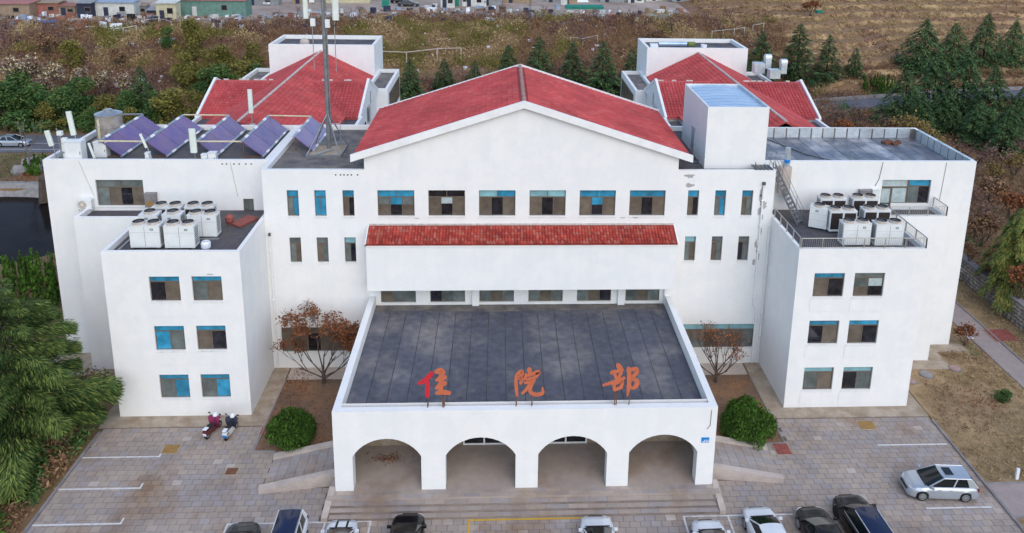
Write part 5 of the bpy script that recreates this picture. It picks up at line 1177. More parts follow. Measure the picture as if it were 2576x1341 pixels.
# ---- scooters
def scooter(loc, rz, cover, body, label, plate, helmet=True):
    t = empty('scooter', loc, rz, label, 'scooter', 'scooters parked by the left wing')
    for x in (.62, -.58):
        b = MB(); b.tube((x, -.055, .23), (x, .055, .23), .23, 16); wh = b.build('wheel', M['tyre'], t, local=True); b = MB(); b.tube((x, -.06, .23), (x, .06, .23), .12, 10); b.build('rim', M['steel'], wh, local=True)
    b = MB(); b.prism([(-.85, -.15, .52), (-.75, -.15, .38), (-.2, -.15, .25), (.3, -.15, .22), (.42, -.15, .3), (.1, -.15, .34), (-.05, -.15, .62), (-.55, -.15, .70), (-.85, -.15, .66)], (0, .3, 0)); b.build('body', M[body], t, local=True)
    b = MB(); b.prism([(-.72, -.14, .71), (-.02, -.14, .66), (.02, -.14, .72), (-.3, -.14, .80), (-.72, -.14, .80)], (0, .28, 0)); b.build('seat', M['unit_dark'], t, local=True)
    b = MB(); b.prism([(.42, -.17, .28), (.5, -.17, .28), (.36, -.17, .95), (.28, -.17, .95)], (0, .34, 0)); b.build('leg_shield', M[body], t, local=True)
    b = MB(); b.tube((.62, 0, .23), (.33, 0, 1.02), .035, 6); b.tube((.28, -.34, 1.04), (.28, .34, 1.04), .022, 6); b.build('handlebar', M['dark_steel'], t, local=True)
    for s in (-1, 1): b = MB(); b.tube((.3, s*.25, 1.05), (.27, s*.36, 1.22), .01, 4); b.obox((.27, s*.39, 1.25), (.012, 0, 0), (0, .07, 0), (0, 0, .045)); b.build('mirror', M['unit_dark'], t, local=True)
    # quilted wind cover draped over the bars and leg shield
    b = MB(); rw = []
    r = random.Random(len(label))
    for k, (x, z, hw) in enumerate(((.46, .98, .34), (.33, 1.12, .42), (.18, 1.05, .42), (.16, .82, .36), (.2, .55, .30), (.24, .36, .26))): rw.append([Vector((x+.05*math.cos((i-4)*.7)+r.uniform(-.02, .02), hw*(i-4)/4, z-.08*((i-4)/4)**2+r.uniform(-.015, .015))) for i in range(9)])
    for k in range(5):
        for i in range(8): b.quad(rw[k][i], rw[k][i+1], rw[k+1][i+1], rw[k+1][i])
    b.build('wind_cover', M[cover], t, smooth=True, local=True)
    b = MB(); b.lathe((.34, 0, 1.06), [(.16, 0), (.17, .08), (.12, .19), (.0001, .22)], 12); b.build('windscreen_hood', M['plate_white'], t, local=True)
    b = MB(); b.obox((-.86, 0, .45), (.02, 0, .01), (0, .11, 0), (-.02, 0, .08)); b.build('licence_plate', M[plate], t, local=True)
    b = MB(); b.prism([(-.9, -.05, .3), (-.8, -.05, .5), (-.5, -.05, .5), (-.6, -.05, .44)], (0, .1, 0)); b.build('mudguard', M['unit_dark'], t, local=True)
    b = MB(); b.box(-.86, -.55, -.13, .13, .80, .84); b.build('rear_rack', M['plate_white'], t, local=True)
    if body == 'unit_white':
        for s in (-1, 1):
            b = MB()
            for z in (.46, .56): y0, y1 = sorted((s*.151, s*.156)); b.prism([(-.8, y0, z), (-.5, y0, z-.02), (-.5, y0, z+.03), (-.8, y0, z+.04)], (0, y1-y0, 0))
            b.build('side_stripe', M['unit_dark'], t, local=True)
    b = MB(); b.tube((-.1, .1, .25), (-.2, .3, .0), .018, 5); b.build('kickstand', M['dark_steel'], t, local=True)
D('maroon_cloth', (.20, .022, .075), .8, var=.25, scale=5); D('navy_cloth', (.020, .022, .040), .7, var=.3, scale=5); D('scooter_red', (.12, .03, .03), .35, var=.1)
p = onZ(513, 1108); q = onZ(527, 1080); scooter((p.x+.35, p.y+.72, 0), UPW-.28, 'maroon_cloth', 'scooter_red', 'dark red scooter under a maroon wind cover beside the white one', 'plate_white')
p = onZ(560, 1112); scooter((p.x+.3, p.y+.75, 0), UPW-.15, 'navy_cloth', 'unit_white', 'white scooter with a black wind cover and blue plate', 'plate_blue')
# ---- lids and plates in the ground
LIDS = []
def plate(px, py, w_, d, mt, label, nm='manhole_cover', round_=False, z=.014, rim=True):
    p = onZ(px, py); LIDS.append((p.x, p.y)); t = empty(nm, (p.x, p.y, .04 if p.x > KR else 0), 0, label, 'manhole cover', 'lids and plates in the ground')
    b = MB()
    if round_: b.lathe((0, 0, -.02), [(w_/2*1.15, 0), (w_/2*1.12, z+.05), (.0001, z+.05)], 20); b.build('rim', M['kerb'], t, local=True); b = MB(); b.lathe((0, 0, z+.035), [(w_/2*.92, 0), (w_/2*.88, .02), (.0001, .025)], 20); b.build('lid', M[mt], t, local=True)
    else: b.box(-w_/2, w_/2, -d/2, d/2, -.02, z); b.build('rim', M['concrete'], t, local=True); b = MB(); b.box(-w_/2+.07, w_/2-.07, -d/2+.07, d/2-.07, z, z+.008); b.build('lid', M[mt], t, local=True)
plate(430, 1130, 1.05, .9, 'rust_plate', 'rust-brown square cover in the paving left of the scooters'); plate(583, 1186, .8, .7, 'rust', 'dark rust-stained cover in front of the scooters'); plate(2180, 1070, 1.15, .95, 'rust_plate', 'square cover with an orange rust patch in front of the right wing')
plate(1968, 1130, 1.1, 1.15, 'red_plate', 'plain red metal plate in the paving right of the round bush', 'metal_plate'); plate(668, 1084, .75, .95, 'red_plate', 'small red metal plate left of the round bush', 'metal_plate')
plate(2330, 943, .9, .9, 'iron_lid', 'grey round lid in the dry lawn', round_=True); plate(2402, 928, .8, .8, 'pink_lid', 'pinkish round lid in the dry lawn, beyond the grey one', round_=True); plate(2292, 960, .7, .7, 'pink_lid', 'pinkish round lid close to the right wing wall', round_=True); plate(243, 966, 1.0, 1.0, 'iron_lid', 'grey round lid left of the left wing, near the big cedar', round_=True)
plate(2520, 845, 2.2, 2.0, 'red_plate', 'faded reddish slab in the grass right of the footpath', 'metal_plate')
plate(2440, 851, .6, .5, 'plate_white', 'pale square slab in the grass beside the footpath', 'stone_slab')
p = onZ(2557, 1205); b = MB(); b.box(p.x-.09, p.x+.09, p.y-.06, p.y+.06, -.1, .75); thing1('marker_post', b, 'plate_white', 'short white marker post in the dry grass at the right', 'post')
# ================================================================ PLANTS
def rot_basis(rng, n):
    v = rng.normal(size=(n, 3)); v /= np.linalg.norm(v, axis=1)[:, None]; u = np.cross(v, rng.normal(size=(n, 3))); u /= np.linalg.norm(u, axis=1)[:, None]; return v, u, np.cross(v, u)
def leaves(C, sizes, rng, asp=.55, up=0.0):
    """one kite-shaped leaf per centre"""
    n = len(C); a, b, c = rot_basis(rng, n); a[:, 2] += up; a /= np.linalg.norm(a, axis=1)[:, None]
    b = np.cross(a, c); b /= np.linalg.norm(b, axis=1)[:, None]
    s = sizes[:, None]; V = np.stack([C-a*s, C+b*s*asp, C+a*s, C-b*s*asp], 1).reshape(-1, 3); F = np.arange(4*n).reshape(n, 4); return V, F
def crown_mesh(nm, lobes, n, size, mats, seed, asp=.6, up=0.0, shell=.55, wts=(.45, .35, .2), sp=.18):
    rng = np.random.default_rng(seed); vol = np.array([l[3]*l[4]*l[5] for l in lobes])**.7; k = rng.choice(len(lobes), n, p=vol/vol.sum())
    d = rng.normal(size=(n, 3)); d /= np.linalg.norm(d, axis=1)[:, None]; r = shell+(1-shell)*rng.random(n)**.7; r *= 1+sp*rng.normal(size=n)
    Lb = np.array(lobes); C = Lb[k, :3]+d*r[:, None]*Lb[k, 3:6]
    V, F = leaves(C, size*(.6+.8*rng.random(n)), rng, asp, up)
    tone = rng.random(len(lobes))[k]*.55+rng.random(n)*.45; q = np.quantile(tone, [wts[0], wts[0]+wts[1]]); mi = np.digitize(tone, q)
    return np_mesh(nm, V, F, mats, mi)
def blob_lobes(seed, h0, h1, R, n):
    r = random.Random(seed); L_ = []
    for i in range(n):
        z = h0+(h1-h0)*r.random(); f = math.sin(math.pi*min(1, max(.12, (z-h0)/(h1-h0)*.75+.2))); a = r.random()*6.283; q = R*f*r.random()**.5*.75; s = R*r.uniform(.28, .5); L_.append((q*math.cos(a), q*math.sin(a), z, s, s, s*r.uniform(.7, 1)))
    return L_
def limbs(b, p, d, L_, r, depth, rnd, spread=.6, up=.25, tips=None, n=2, thin=.62):
    q = p+d*L_; b.tube(p, q, r, 5 if depth > 1 else 3, r*thin, cap=False)
    if depth == 0:
        if tips is not None: tips.append((p, q))
        return
    for k in range(n+(rnd.random() < .45)):
        v = Vector((rnd.gauss(0, 1), rnd.gauss(0, 1), rnd.gauss(0, .6))); nd = (d+v*spread*.55+Vector((0, 0, up))).normalized(); limbs(b, q-d*(L_*rnd.uniform(0, .35)), nd, L_*rnd.uniform(.62, .85), r*thin, depth-1, rnd, spread, up, tips, n, thin)
def conifer_mesh(nm, H, R, nb, ns, mats, seed, droop=.25, size=.5, base=.06, wid=.32, pw=.85, nw=.2):
    rng = np.random.default_rng(seed); Vs, Fs, Ms = [], [], []; off = 0
    for i in range(nb):
        f = (i+rng.random())/nb; z = H*(base+(1-base)*f**.9); L_ = R*(1-f)**pw*(.72+.42*rng.random())+.12; a = i*2.399+rng.normal()*.3; L_ *= 1+.16*math.sin(3*a+seed)
        ca, sa = math.cos(a), math.sin(a); m_ = max(5, int(ns*(L_/R)**.6)); t = np.sqrt(rng.random(m_))*.97+.03
        rise = .22*(1-t)*t*4*L_*.25+.10*L_*t; z0 = z+rise-droop*L_*t**2
        side = (rng.random(m_)*2-1); sw_ = wid*L_*(1-t*.72)*side
        C = np.stack([ca*L_*t-sa*sw_, sa*L_*t+ca*sw_, z0-.14*np.abs(sw_)+rng.normal(size=m_)*.05*L_], 1)
        dv = np.stack([ca-sa*side*.9, sa+ca*side*.9, -.18-droop*t*1.2+rng.normal(size=m_)*.16], 1); dv /= np.linalg.norm(dv, axis=1)[:, None]
        nv = np.cross(dv, np.tile([0, 0, 1.0], (m_, 1)))+rng.normal(size=(m_, 3))*.25; nv /= np.linalg.norm(nv, axis=1)[:, None]
        s = (size*(.55+.7*rng.random(m_))*(.6+.4*(L_/R)))[:, None]
        V = np.stack([C-dv*s*.35, C+dv*s*.25+nv*s*nw, C+dv*s, C+dv*s*.25-nv*s*nw], 1).reshape(-1, 3)
        Vs.append(V); Fs.append(np.arange(4*m_).reshape(m_, 4)+off); off += 4*m_
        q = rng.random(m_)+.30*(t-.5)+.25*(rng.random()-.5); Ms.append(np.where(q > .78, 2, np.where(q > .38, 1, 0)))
    return np_mesh(nm, np.concatenate(Vs), np.concatenate(Fs), mats, np.concatenate(Ms))
def trunk_mesh(H, r0, r1, bk='bark', nb=0, seed=0, R=1.5):
    b = MB(); b.tube((0, 0, -.15), (0, 0, H), r0, 7, r1); rnd = random.Random(seed)
    for k in range(nb): f = .12+.8*k/nb; a = k*2.4; L_ = R*(1-f)**.85*.8; b.tube((0, 0, H*f), (L_*math.cos(a), L_*math.sin(a), H*f+.05*L_), max(.012, r0*.25*(1-f)), 4, .008, cap=False)
    return b.mesh('trunk', M[bk], fix=False)
def tree(nm, loc, cm, tm, label, cat, sc=(1, 1, 1), rz=0, group=None, cname='crown'):
    t = empty(nm, loc, rz, label, cat, group); t.scale = sc
    if tm: link('trunk', tm, t)
    o = link(cname, cm, t); return t
# ---- species
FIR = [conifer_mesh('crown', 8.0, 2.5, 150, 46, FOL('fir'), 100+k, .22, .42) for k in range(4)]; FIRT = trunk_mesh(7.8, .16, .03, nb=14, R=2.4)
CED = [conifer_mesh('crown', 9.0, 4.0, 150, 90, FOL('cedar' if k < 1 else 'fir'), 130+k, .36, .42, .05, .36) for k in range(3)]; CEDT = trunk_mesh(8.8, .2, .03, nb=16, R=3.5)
BRD = lambda pal, k, n=1500, s=.3, h0=.5, h1=6.0, R=2.6: crown_mesh('crown', blob_lobes(k, h0, h1, R, 17), n, s, FOL(pal), 200+k)
GRN = [BRD('green', k, 4200, .165) for k in range(3)]; OLV = [BRD('olive', 10+k, 4200, .16) for k in range(3)]
def branchy(seed, H, depth, r0, bk='bark', n=2, up=.25, spread=.6, stems=1):
    b = MB(); rnd = random.Random(seed); tips = []
    for s in range(stems):
        d = Vector((rnd.gauss(0, .25), rnd.gauss(0, .25), 1)).normalized() if stems > 1 else Vector((0, 0, 1))
        limbs(b, Vector((rnd.gauss(0, .15) if stems > 1 else 0, 0, -.1)), d, H*.3, r0, depth, rnd, spread, up, tips, n)
    return b.mesh('trunk', M[bk], fix=False), tips
def tipleaves(nm, tips, per, size, mats, seed, spread=.25):
    rng = np.random.default_rng(seed); C = []
    for p, q in tips:
        for _ in range(per): f = rng.random(); C.append(np.array(p)*(1-f)+np.array(q)*f+rng.normal(size=3)*spread)
    C = np.array(C); V, F = leaves(C, size*(.5+rng.random(len(C))), rng, .65); return np_mesh(nm, V, F, mats, rng.choice(3, len(C), p=(.5, .3, .2)))
POPT, tp = branchy(5, 8.5, 5, .14, 'grey_bark', up=.45, spread=.45); GT = [M['grey_bark'], M['plum1'], M['brown0']]
def popcrown(seed):
    rng = np.random.default_rng(seed); C = []; K = []
    for p, q in tp:
        n_ = 15
        for i in range(n_): C.append(np.array(p)+(np.array(q)-np.array(p))*rng.random()+rng.normal(size=3)*.4); K.append(rng.choice(3, p=(.45, .35, .2)) if rng.random() < .5 else 3+rng.choice(3))
    C = np.array(C); K = np.array(K); V, F = leaves(C, np.where(K < 3, .2, .30)*(.6+.8*rng.random(len(C))), rng, .35, .9); return np_mesh('crown', V, F, FOL('pale')+GT, K)
POPC = [popcrown(7), popcrown(8)]
BAR = []
for k in range(3): tm, tp = branchy(20+k, 5.5, 5, .1, 'bark', up=.22, spread=.75); BAR.append((tm, tipleaves('crown', tp, 2, .12, FOL('plum'), 30+k, .25)))
YELT, tp = branchy(40, 5.0, 4, .07, 'bark', up=.5, spread=.5, stems=4); YELC = [tipleaves('crown', tp, 4, .14, FOL('yel'), 41, .35), tipleaves('crown', tp, 9, .16, FOL('brown'), 42, .35), tipleaves('crown', tp, 6, .16, FOL('rust'), 43, .3)]
def put(kind, px, ytop, ybase, label, group=None, wk=1.0, nm=None, ydepth=None):
    """stand a plant with its foot at picture row ybase (or at depth ydepth) and its tip at row ytop"""
    if ydepth is None: g = onT(px, ybase)
    else: g = onY(px, (ytop+ybase)/2, ydepth)
    z = ground(g.x, g.y); H = max(1.2, onY(px, ytop, g.y).z-z); rz = R_.uniform(0, 6.28)
    spec = dict(fir=('conifer', FIR, FIRT, 8.0, 'conifer'), cedar=('conifer', CED[1:], CEDT, 9.0, 'conifer'), gcedar=('conifer', CED[:1], CEDT, 9.0, 'conifer'), green=('broadleaf_tree', GRN, None, 7.5, 'tree'), olive=('broadleaf_tree', OLV, None, 7.5, 'tree'),
                pop=('poplar', POPC, POPT, 9.8, 'tree'), yel=('yellow_shrub', YELC[:1], YELT, 5.6, 'shrub'), brn=('brown_shrub', YELC[1:2], YELT, 5.6, 'shrub'), rus=('rust_shrub', YELC[2:], YELT, 5.6, 'shrub'), bare=('bare_tree', None, None, 6.5, 'tree'))[kind]
    if kind == 'bare': tm, cm = R_.choice(BAR)
    else: tm, cm = spec[2], R_.choice(spec[1])
    if tm is None: tm = BRT
    s = H/spec[3]; return tree(spec[0], (g.x, g.y, z), cm, tm, label, spec[4], (s*wk, s*wk, s), rz, group)
BRT = trunk_mesh(4.5, .14, .05)
gF = 'conifers in the row behind the hospital'
for px, yt, yb, lab in ((1033, 148, 250, 'dark fir right of the left pavilion, in front of the wire fence'), (1118, 147, 240, 'dark fir behind the left slope of the red gable, beside the faint one'), (1194, 152, 232, 'small faint fir just left of the gable apex, half hidden'), (1278, 112, 228, 'green fir standing almost above the gable apex'), (1354, 92, 226, 'bluish pointed fir just right of the gable apex'), (1437, 106, 240, 'fir with an olive tip between the pointed one and the dark one'), (1514, 103, 250, 'very dark wide fir near the clothes line end'), (1588, 118, 250, 'dark fir touching the left side of the right pavilion'),
                        (1909, 76, 205, 'fir with a pale pointed tip close right of the right pavilion tower'), (2001, 58, 208, 'tallest fir behind the right pavilion roof, with a pale tip'), (2077, 86, 204, 'dark fir right of the tallest one behind the red roof'), (2147, 120, 196, 'small loose fir at the end of the row above the bare trees')): put('fir', px, yt, yb, lab, gF, 1.15)
gC = 'cedars on the bank right of the hospital'
for px, yt, yb, wk, lab in ((2315, 47, 187, 1.25, 'broad bluish cedar left above the pale roadside wall'), (2390, 56, 176, 1.1, 'dark green cedar second from the left above the roadside wall'), (2470, 33, 166, 1.0, 'tall thin-topped cedar above the roadside wall, rising into the terraces'), (2541, 50, 162, 1.0, 'cedar at the right end of the row above the roadside wall'),
                        (2341, 134, 290, 1.0, 'narrow cedar below the road, next to the bright green juniper'), (2412, 126, 305, 1.0, 'cedar below the road rising across the pale wall'), (2486, 168, 330, 1.15, 'broad light-tipped cedar below the road in the dark clump'), (2560, 214, 345, 1.1, 'cedar cut by the right picture edge below the road'), (2372, 222, 330, 1.2, 'low dark cedar at the front of the clump below the road'), (2455, 250, 360, 1.2, 'dark low cedar in front of the broad light-tipped one'), (2268, 176, 318, 1.2, 'dark cedar right of the bright juniper, lowest on the left of the clump'), (2525, 262, 385, 1.2, 'dark cedar low in the clump near the right picture edge'), (2310, 235, 345, 1.1, 'short dark cedar just above the yellow shrubs')): put('cedar', px, yt, yb, lab, gC, wk)
gL = 'trees left behind the hospital'
for kind, px, yt, yb, wk, lab in (('green', 18, 190, 330, 1.5, 'dark green tree at the left picture edge above the road'), ('green', 95, 195, 325, 1.4, 'dark green tree above the silver car on the road'), ('green', 165, 205, 325, 1.4, 'green tree between the road and the bare poplars'), ('green', 215, 180, 300, 1.2, 'mid-green tree left of the round olive one'), ('olive', 278, 228, 312, 1.6, 'rounded olive-yellow tree above the water tank'), ('green', 235, 260, 330, 1.2, 'low green tree left of the tank'),
     ('olive', 440, 208, 330, 1.5, 'large yellow-green tree left of the pavilion gable'), ('olive', 500, 215, 325, 1.1, 'yellow-green tree touching the left pavilion gable'), ('fir', 365, 165, 310, 1.0, 'dark slim conifer between the two yellow-green trees'), ('green', 395, 215, 320, .9, 'small dark tree in front of the slim conifer'),
     ('olive', 481, 30, 150, 1.0, 'tall olive willow standing by itself high on the bank'), ('green', 560, 150, 250, 1.4, 'dark green tree left of the white pavilion tower'), ('olive', 610, 140, 235, 1.5, 'bright green tree beside the left pavilion tower'), ('green', 650, 150, 235, 1.2, 'dark bushy tree touching the left pavilion tower'), ('olive', 560, 100, 200, 1.1, 'thin olive saplings behind the bright green tree'), ('olive', 640, 95, 190, 1.0, 'thin olive sapling close above the left pavilion roof'),
     ('green', 60, 150, 260, 1.2, 'green tree at the foot of the pale poplars, far left'), ('olive', 180, 90, 170, 1.3, 'olive bush among the pale poplars'), ('green', 425, 60, 120, 1.0, 'thin green sapling on the bank beside the white rail'), ('pop', 40, 92, 265, 1.17, 'leafless grey poplar with few cream leaves at the far left'), ('pop', 95, 85, 262, 1.17, 'grey poplar with yellow-cream leaves, second from the left'), ('pop', 150, 110, 260, 1.17, 'grey poplar with sparse cream leaves in the middle of its row'), ('pop', 205, 130, 262, 1.23, 'grey poplar below the olive bush'), ('pop', 262, 138, 268, 1.30, 'cream-leaved poplar, the brightest of the row'), ('pop', 315, 150, 270, 1.30, 'cream-leaved poplar right of the brightest one'), ('pop', 352, 178, 285, 1.17, 'low cream-leaved poplar at the right end of the row'), ('pop', 120, 150, 285, 1.30, 'bare grey poplar low in front of the row')): put(kind, px, yt, yb, lab, gL, wk)
for kind, px, yt, yb, wk, lab in (('green', 60, 168, 300, 1.3, 'green tree between the two darkest trees at the far left'), ('olive', 470, 118, 215, 1.3, 'yellow-green saplings above the large yellow-green tree'), ('olive', 530, 112, 212, 1.2, 'yellow-green saplings left of the dark bushy trees'), ('green', 325, 215, 318, 1.2, 'green tree right of the round olive one'), ('olive', 590, 175, 250, 1.3, 'yellow-green bush low beside the left pavilion gable'), ('green', 520, 160, 250, 1.2, 'mid-green tree behind the pavilion gable end'), ('olive', 130, 240, 330, 1.2, 'olive bush at the roadside beyond the pond'), ('olive', 330, 262, 332, 1.2, 'olive bush right behind the tank')): put(kind, px, yt, yb, lab, gL, wk)
gR = 'shrubs behind the right block'
for kind, px, yt, yb, wk, lab in (('bare', 2095, 235, 345, 1.1, 'bare plum-coloured tree beside the right verge of the red roof'), ('bare', 2150, 232, 340, 1.1, 'bare plum-coloured tree left of the bright juniper'), ('bare', 2215, 265, 352, 1.1, 'bare dark tree in front of the bright juniper'), ('rus', 2120, 285, 350, 1.3, 'rust-brown shrub by the end of the red roof'), ('brn', 2170, 300, 352, 1.4, 'brown shrub behind the foil parapet'), ('brn', 2245, 290, 366, 1.2, 'brown shrub under the cedar clump'), ('yel', 2270, 262, 372, 1.1, 'yellow-leaved shrub above the corner of the foil roof'), ('yel', 2322, 285, 385, 1.0, 'bright yellow shrub right of the foil roof corner'), ('yel', 2352, 318, 402, 1.0, 'thin yellowish shrub below the bright yellow one'), ('yel', 2500, 395, 470, 1.2, 'yellow-leaved shrub at the right, in the dark plum thicket'), ('yel', 2548, 365, 450, 1.2, 'yellow-leaved shrub at the right picture edge'),
     ('bare', 2440, 330, 450, 1.4, 'dark bare plum tree right of the foil roof'), ('bare', 2510, 335, 460, 1.5, 'dark bare plum tree behind the yellow shrubs'), ('bare', 2560, 300, 430, 1.3, 'dark bare plum tree at the right picture edge'), ('brn', 2400, 355, 440, 1.2, 'brown shrub just off the right roof corner'), ('brn', 2490, 430, 520, 1.4, 'brown scrub right of the outer wall'), ('rus', 2540, 460, 560, 1.3, 'rust scrub above the weeping cedar'), ('brn', 2470, 520, 620, 1.3, 'brown scrub behind the stone wall'), ('bare', 2450, 470, 600, 1.2, 'bare shrub beside the tall right wall'), ('rus', 2560, 640, 760, 1.1, 'rust-leaved shrub under the weeping cedar'), ('brn', 2437, 600, 660, 1.1, 'low brown shrub at the top of the stone wall')): put(kind, px, yt, yb, lab, gR, wk)
# upright juniper clump
def upright(nm, loc, n, R, h, mats, label, seed, cat='shrub'):
    rng = np.random.default_rng(seed); Cs, S_ = [], []
    for i in range(n):
        a, r = rng.random()*6.28, R*rng.random()**.5; hh = h*(1-.35*r/R)*(.8+.35*rng.random()); m_ = 110; t = rng.random(m_)
        w_ = .34*(1-t)**.7*(.4+.6*rng.random(m_)); b_ = rng.random(m_)*6.28; Cs.append(np.stack([r*math.cos(a)*1.0+w_*np.cos(b_), r*math.sin(a)+w_*np.sin(b_), .1+hh*t], 1))
    C = np.concatenate(Cs); V, F = leaves(C, .2*(.6+.8*rng.random(len(C))), rng, .42, 1.6); mi = rng.choice(3, len(C), p=(.45, .35, .2))
    return tree(nm, loc, np_mesh('foliage', V, F, mats, mi), None, label, cat, cname='foliage')
g = onT(2215, 232); upright('juniper', (g.x, g.y, ground(g.x, g.y)), 26, 3.6, 3.6, FOL('bush'), 'bright green upright juniper clump by the right-hand road', 3)
g = onZ(110, 770); upright('juniper', (g.x-1.5, g.y+1, 0), 34, 3.4, 4.4, FOL('bush'), 'dark upright juniper clump between the big cedar and the pond', 4)
g = onZ(100, 432); upright('juniper', (g.x, g.y, 0), 14, 1.5, 2.3, FOL('bush'), 'rounded green bush beyond the pond, touching the left wall', 5)
# round clipped bushes
def round_bush(px, py, R, H, label, seed):
    g = onZ(px, py); rng = np.random.default_rng(seed); L_ = []
    for i in range(30):
        a = rng.random()*6.28; z = rng.random(); r = math.sqrt(max(0, 1-(z*.95)**2))*.72; L_.append((R*r*math.cos(a), R*r*math.sin(a), H*(.2+.54*z), R*.36, R*.36, H*.28))
    L_.append((0, 0, H*.45, R*.8, R*.8, H*.48))
    cm = crown_mesh('foliage', L_, 15000, .085, FOL('bush'), seed, .38, 1.3, .86, sp=.09); cm2 = trunk_mesh(H*.6, .08, .05)
    return tree('round_bush', (g.x, g.y, 0), cm, cm2, label, 'bush', group='round clipped bushes by the ramps', cname='foliage')
round_bush(733, 1110, 1.5, 2.1, 'round green bush left of the arcade', 51); round_bush(1880, 1092, 1.75, 2.4, 'larger round green bush right of the arcade', 52)
# the two bare trees in the garden beds
def bed_tree(px, py, H, label, seed, per, hole=1.0, n=2, wk=1.25):
    g = onZ(px, py); b = MB(); rnd = random.Random(seed); tips = []
    for s in range(8):
        a = s*2.4+rnd.random(); k_ = 1.5 if s < 3 else .6; d = Vector((math.cos(a)*k_, math.sin(a)*k_*.6, 1)).normalized(); limbs(b, Vector((0, 0, .35+.1*s)), d, H*(.225 if s > 2 else .2), .05, 5, rnd, .6, .42, tips, n, .6)
    b.tube((0, 0, -.1), (0, 0, 1.0), .12, 8, .1)
    t = empty('bare_tree', (g.x, g.y, 0), 0, label, 'tree', 'bare trees in the garden beds'); t.scale = (wk, 1, 1); link('trunk', b.mesh('trunk', M['bark'], fix=False), t)
    link('crown', tipleaves('crown', tips, per, .066, FOL('rust'), seed, .14), t)
bed_tree(815, 965, 7.6, 'small tree with many orange-brown leaves in the left garden bed', 61, 8); bed_tree(1800, 962, 5.6, 'nearly leafless small tree with few orange leaves in the right garden bed', 62, 1, wk=1.15)
# large cedars near the camera
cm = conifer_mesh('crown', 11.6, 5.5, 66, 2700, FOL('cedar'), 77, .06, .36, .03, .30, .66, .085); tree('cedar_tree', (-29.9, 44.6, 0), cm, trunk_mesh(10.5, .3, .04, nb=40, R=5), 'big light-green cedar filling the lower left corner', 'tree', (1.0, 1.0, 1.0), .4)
g = onZ(2590, 800); cm = conifer_mesh('crown', 7.1, 2.9, 120, 320, [M['cedar1'], M['olive1'], M['cedar2']], 78, .62, .30, .05, .3, .55, .14); tree('cedar_tree', (44.9, 61.5, 2.1), cm, trunk_mesh(7, .2, .03, nb=20, R=2.5), 'yellow-green weeping cedar at the right picture edge', 'tree')
p = onZ(65, 480); t = empty('bare_sapling', (-57.5, 95.5, 0), 0, 'thin bare trunk standing before the road beyond the pond', 'tree'); tm, tp = branchy(91, 9, 4, .13, 'grey_bark', up=.4, spread=.55); link('trunk', tm, t); link('crown', tipleaves('crown', tp, 2, .14, FOL('green'), 92, .3), t)
g = onZ(2427, 880-60); put('rus', 2425, 805, 870, 'small brown shrub beside the footpath at the right block corner', None, 1.2); put('green', 2525, 985, 1015, 'low dark sprawling shrub in the dry lawn', None, 1.6)
# rocks, post, stick beyond the pond
for px, py, s, lab in ((52, 428, 1.0, 'pale boulder left of the thin trunk beyond the pond'), (82, 412, 1.1, 'pale angular boulder behind the other two'), (90, 424, .95, 'bluish boulder nearest the green bush')):
    g = onZ(px, py+8); o = link('boulder', lump(s, s*.75, s*.75, int(px), 'boulder', 'boulder', 2, .2), None, (g.x, g.y, s*.4)); tag(o, lab, 'boulder', 'boulders beyond the pond')
g = onZ(97, 505); b = MB(); b.tube((g.x, g.y+1, -.6), (g.x, g.y+1.2, 1.9), .55, 8, .38); b.lathe((g.x, g.y+1.2, 1.9), [(.4, 0), (.42, .3), (.2, .6), (.0001, .65)], 10); thing1('stone_post', b, 'bark', 'dark squat post standing in the pale pond bank', 'post')
g = onZ(122, 462); b = MB(); b.tube((g.x-.4, g.y-.5, .06), (g.x+.7, g.y+1.8, .5), .12, 6); thing1('white_pole', b, 'plate_white', 'short white pole lying on the grass above the pond bank', 'pole')
# ---- brush on the bank: nobody could count it
def brush(nm, n, pals, xr, yr, size, zone, seed, per=7, hgt=1.0, asp=.35, up=1.2, lf=.42):
    rng = np.random.default_rng(seed); pts = []; mi0 = []
    tries = 0
    while len(pts) < n and tries < n*8:
        tries += 1; x = rng.uniform(*xr); y = rng.uniform(*yr)
        k = zone(x, y)
        if k is None: continue
        pts.append((x, y, ground(x, y))); mi0.append(k)
    P = np.array(pts); m_ = len(P); C = np.repeat(P, per, 0); s = np.repeat(size*(.5+rng.random(m_)), per)
    C = C+np.stack([rng.normal(size=m_*per)*.45*s*hgt, rng.normal(size=m_*per)*.45*s*hgt, np.abs(rng.normal(size=m_*per))*.55*s*hgt+.03], 1)
    V, F = leaves(C, s*lf*(.5+rng.random(m_*per)), rng, asp, up)
    names = sorted({p for p in pals}); mats = [q for p in names for q in FOL(p)]
    mi = np.repeat([names.index(k)*3 for k in mi0], per)+rng.choice(3, m_*per, p=(.45, .33, .22))
    return tag(link(nm, np_mesh(nm, V, F, mats, mi)), kind='stuff')
def zbank(x, y):
    t = y-yfoot(x)
    if t < -1 or t > 31 or x > 60: return None
    if 5 < t < 13 and -28 < x < 4 and R_.random() < .9: return None
    n = noise2(x*.09, y*.14, 11); q = noise2(x*.25, y*.3, 12)
    if n > .72: return 'olive' if q > .4 else 'straw'
    if n > .40: return 'brown' if q > .35 else 'straw' if q < .14 else 'plum'
    return 'plum' if q > .5 else ('olive' if q < .16 else 'brown')
brush('scrub', 21000, ('olive', 'straw', 'brown', 'rust', 'plum'), (-125, 60), (117, 170), .95, zbank, 1, 19, 1.0, .3, .9, .175)
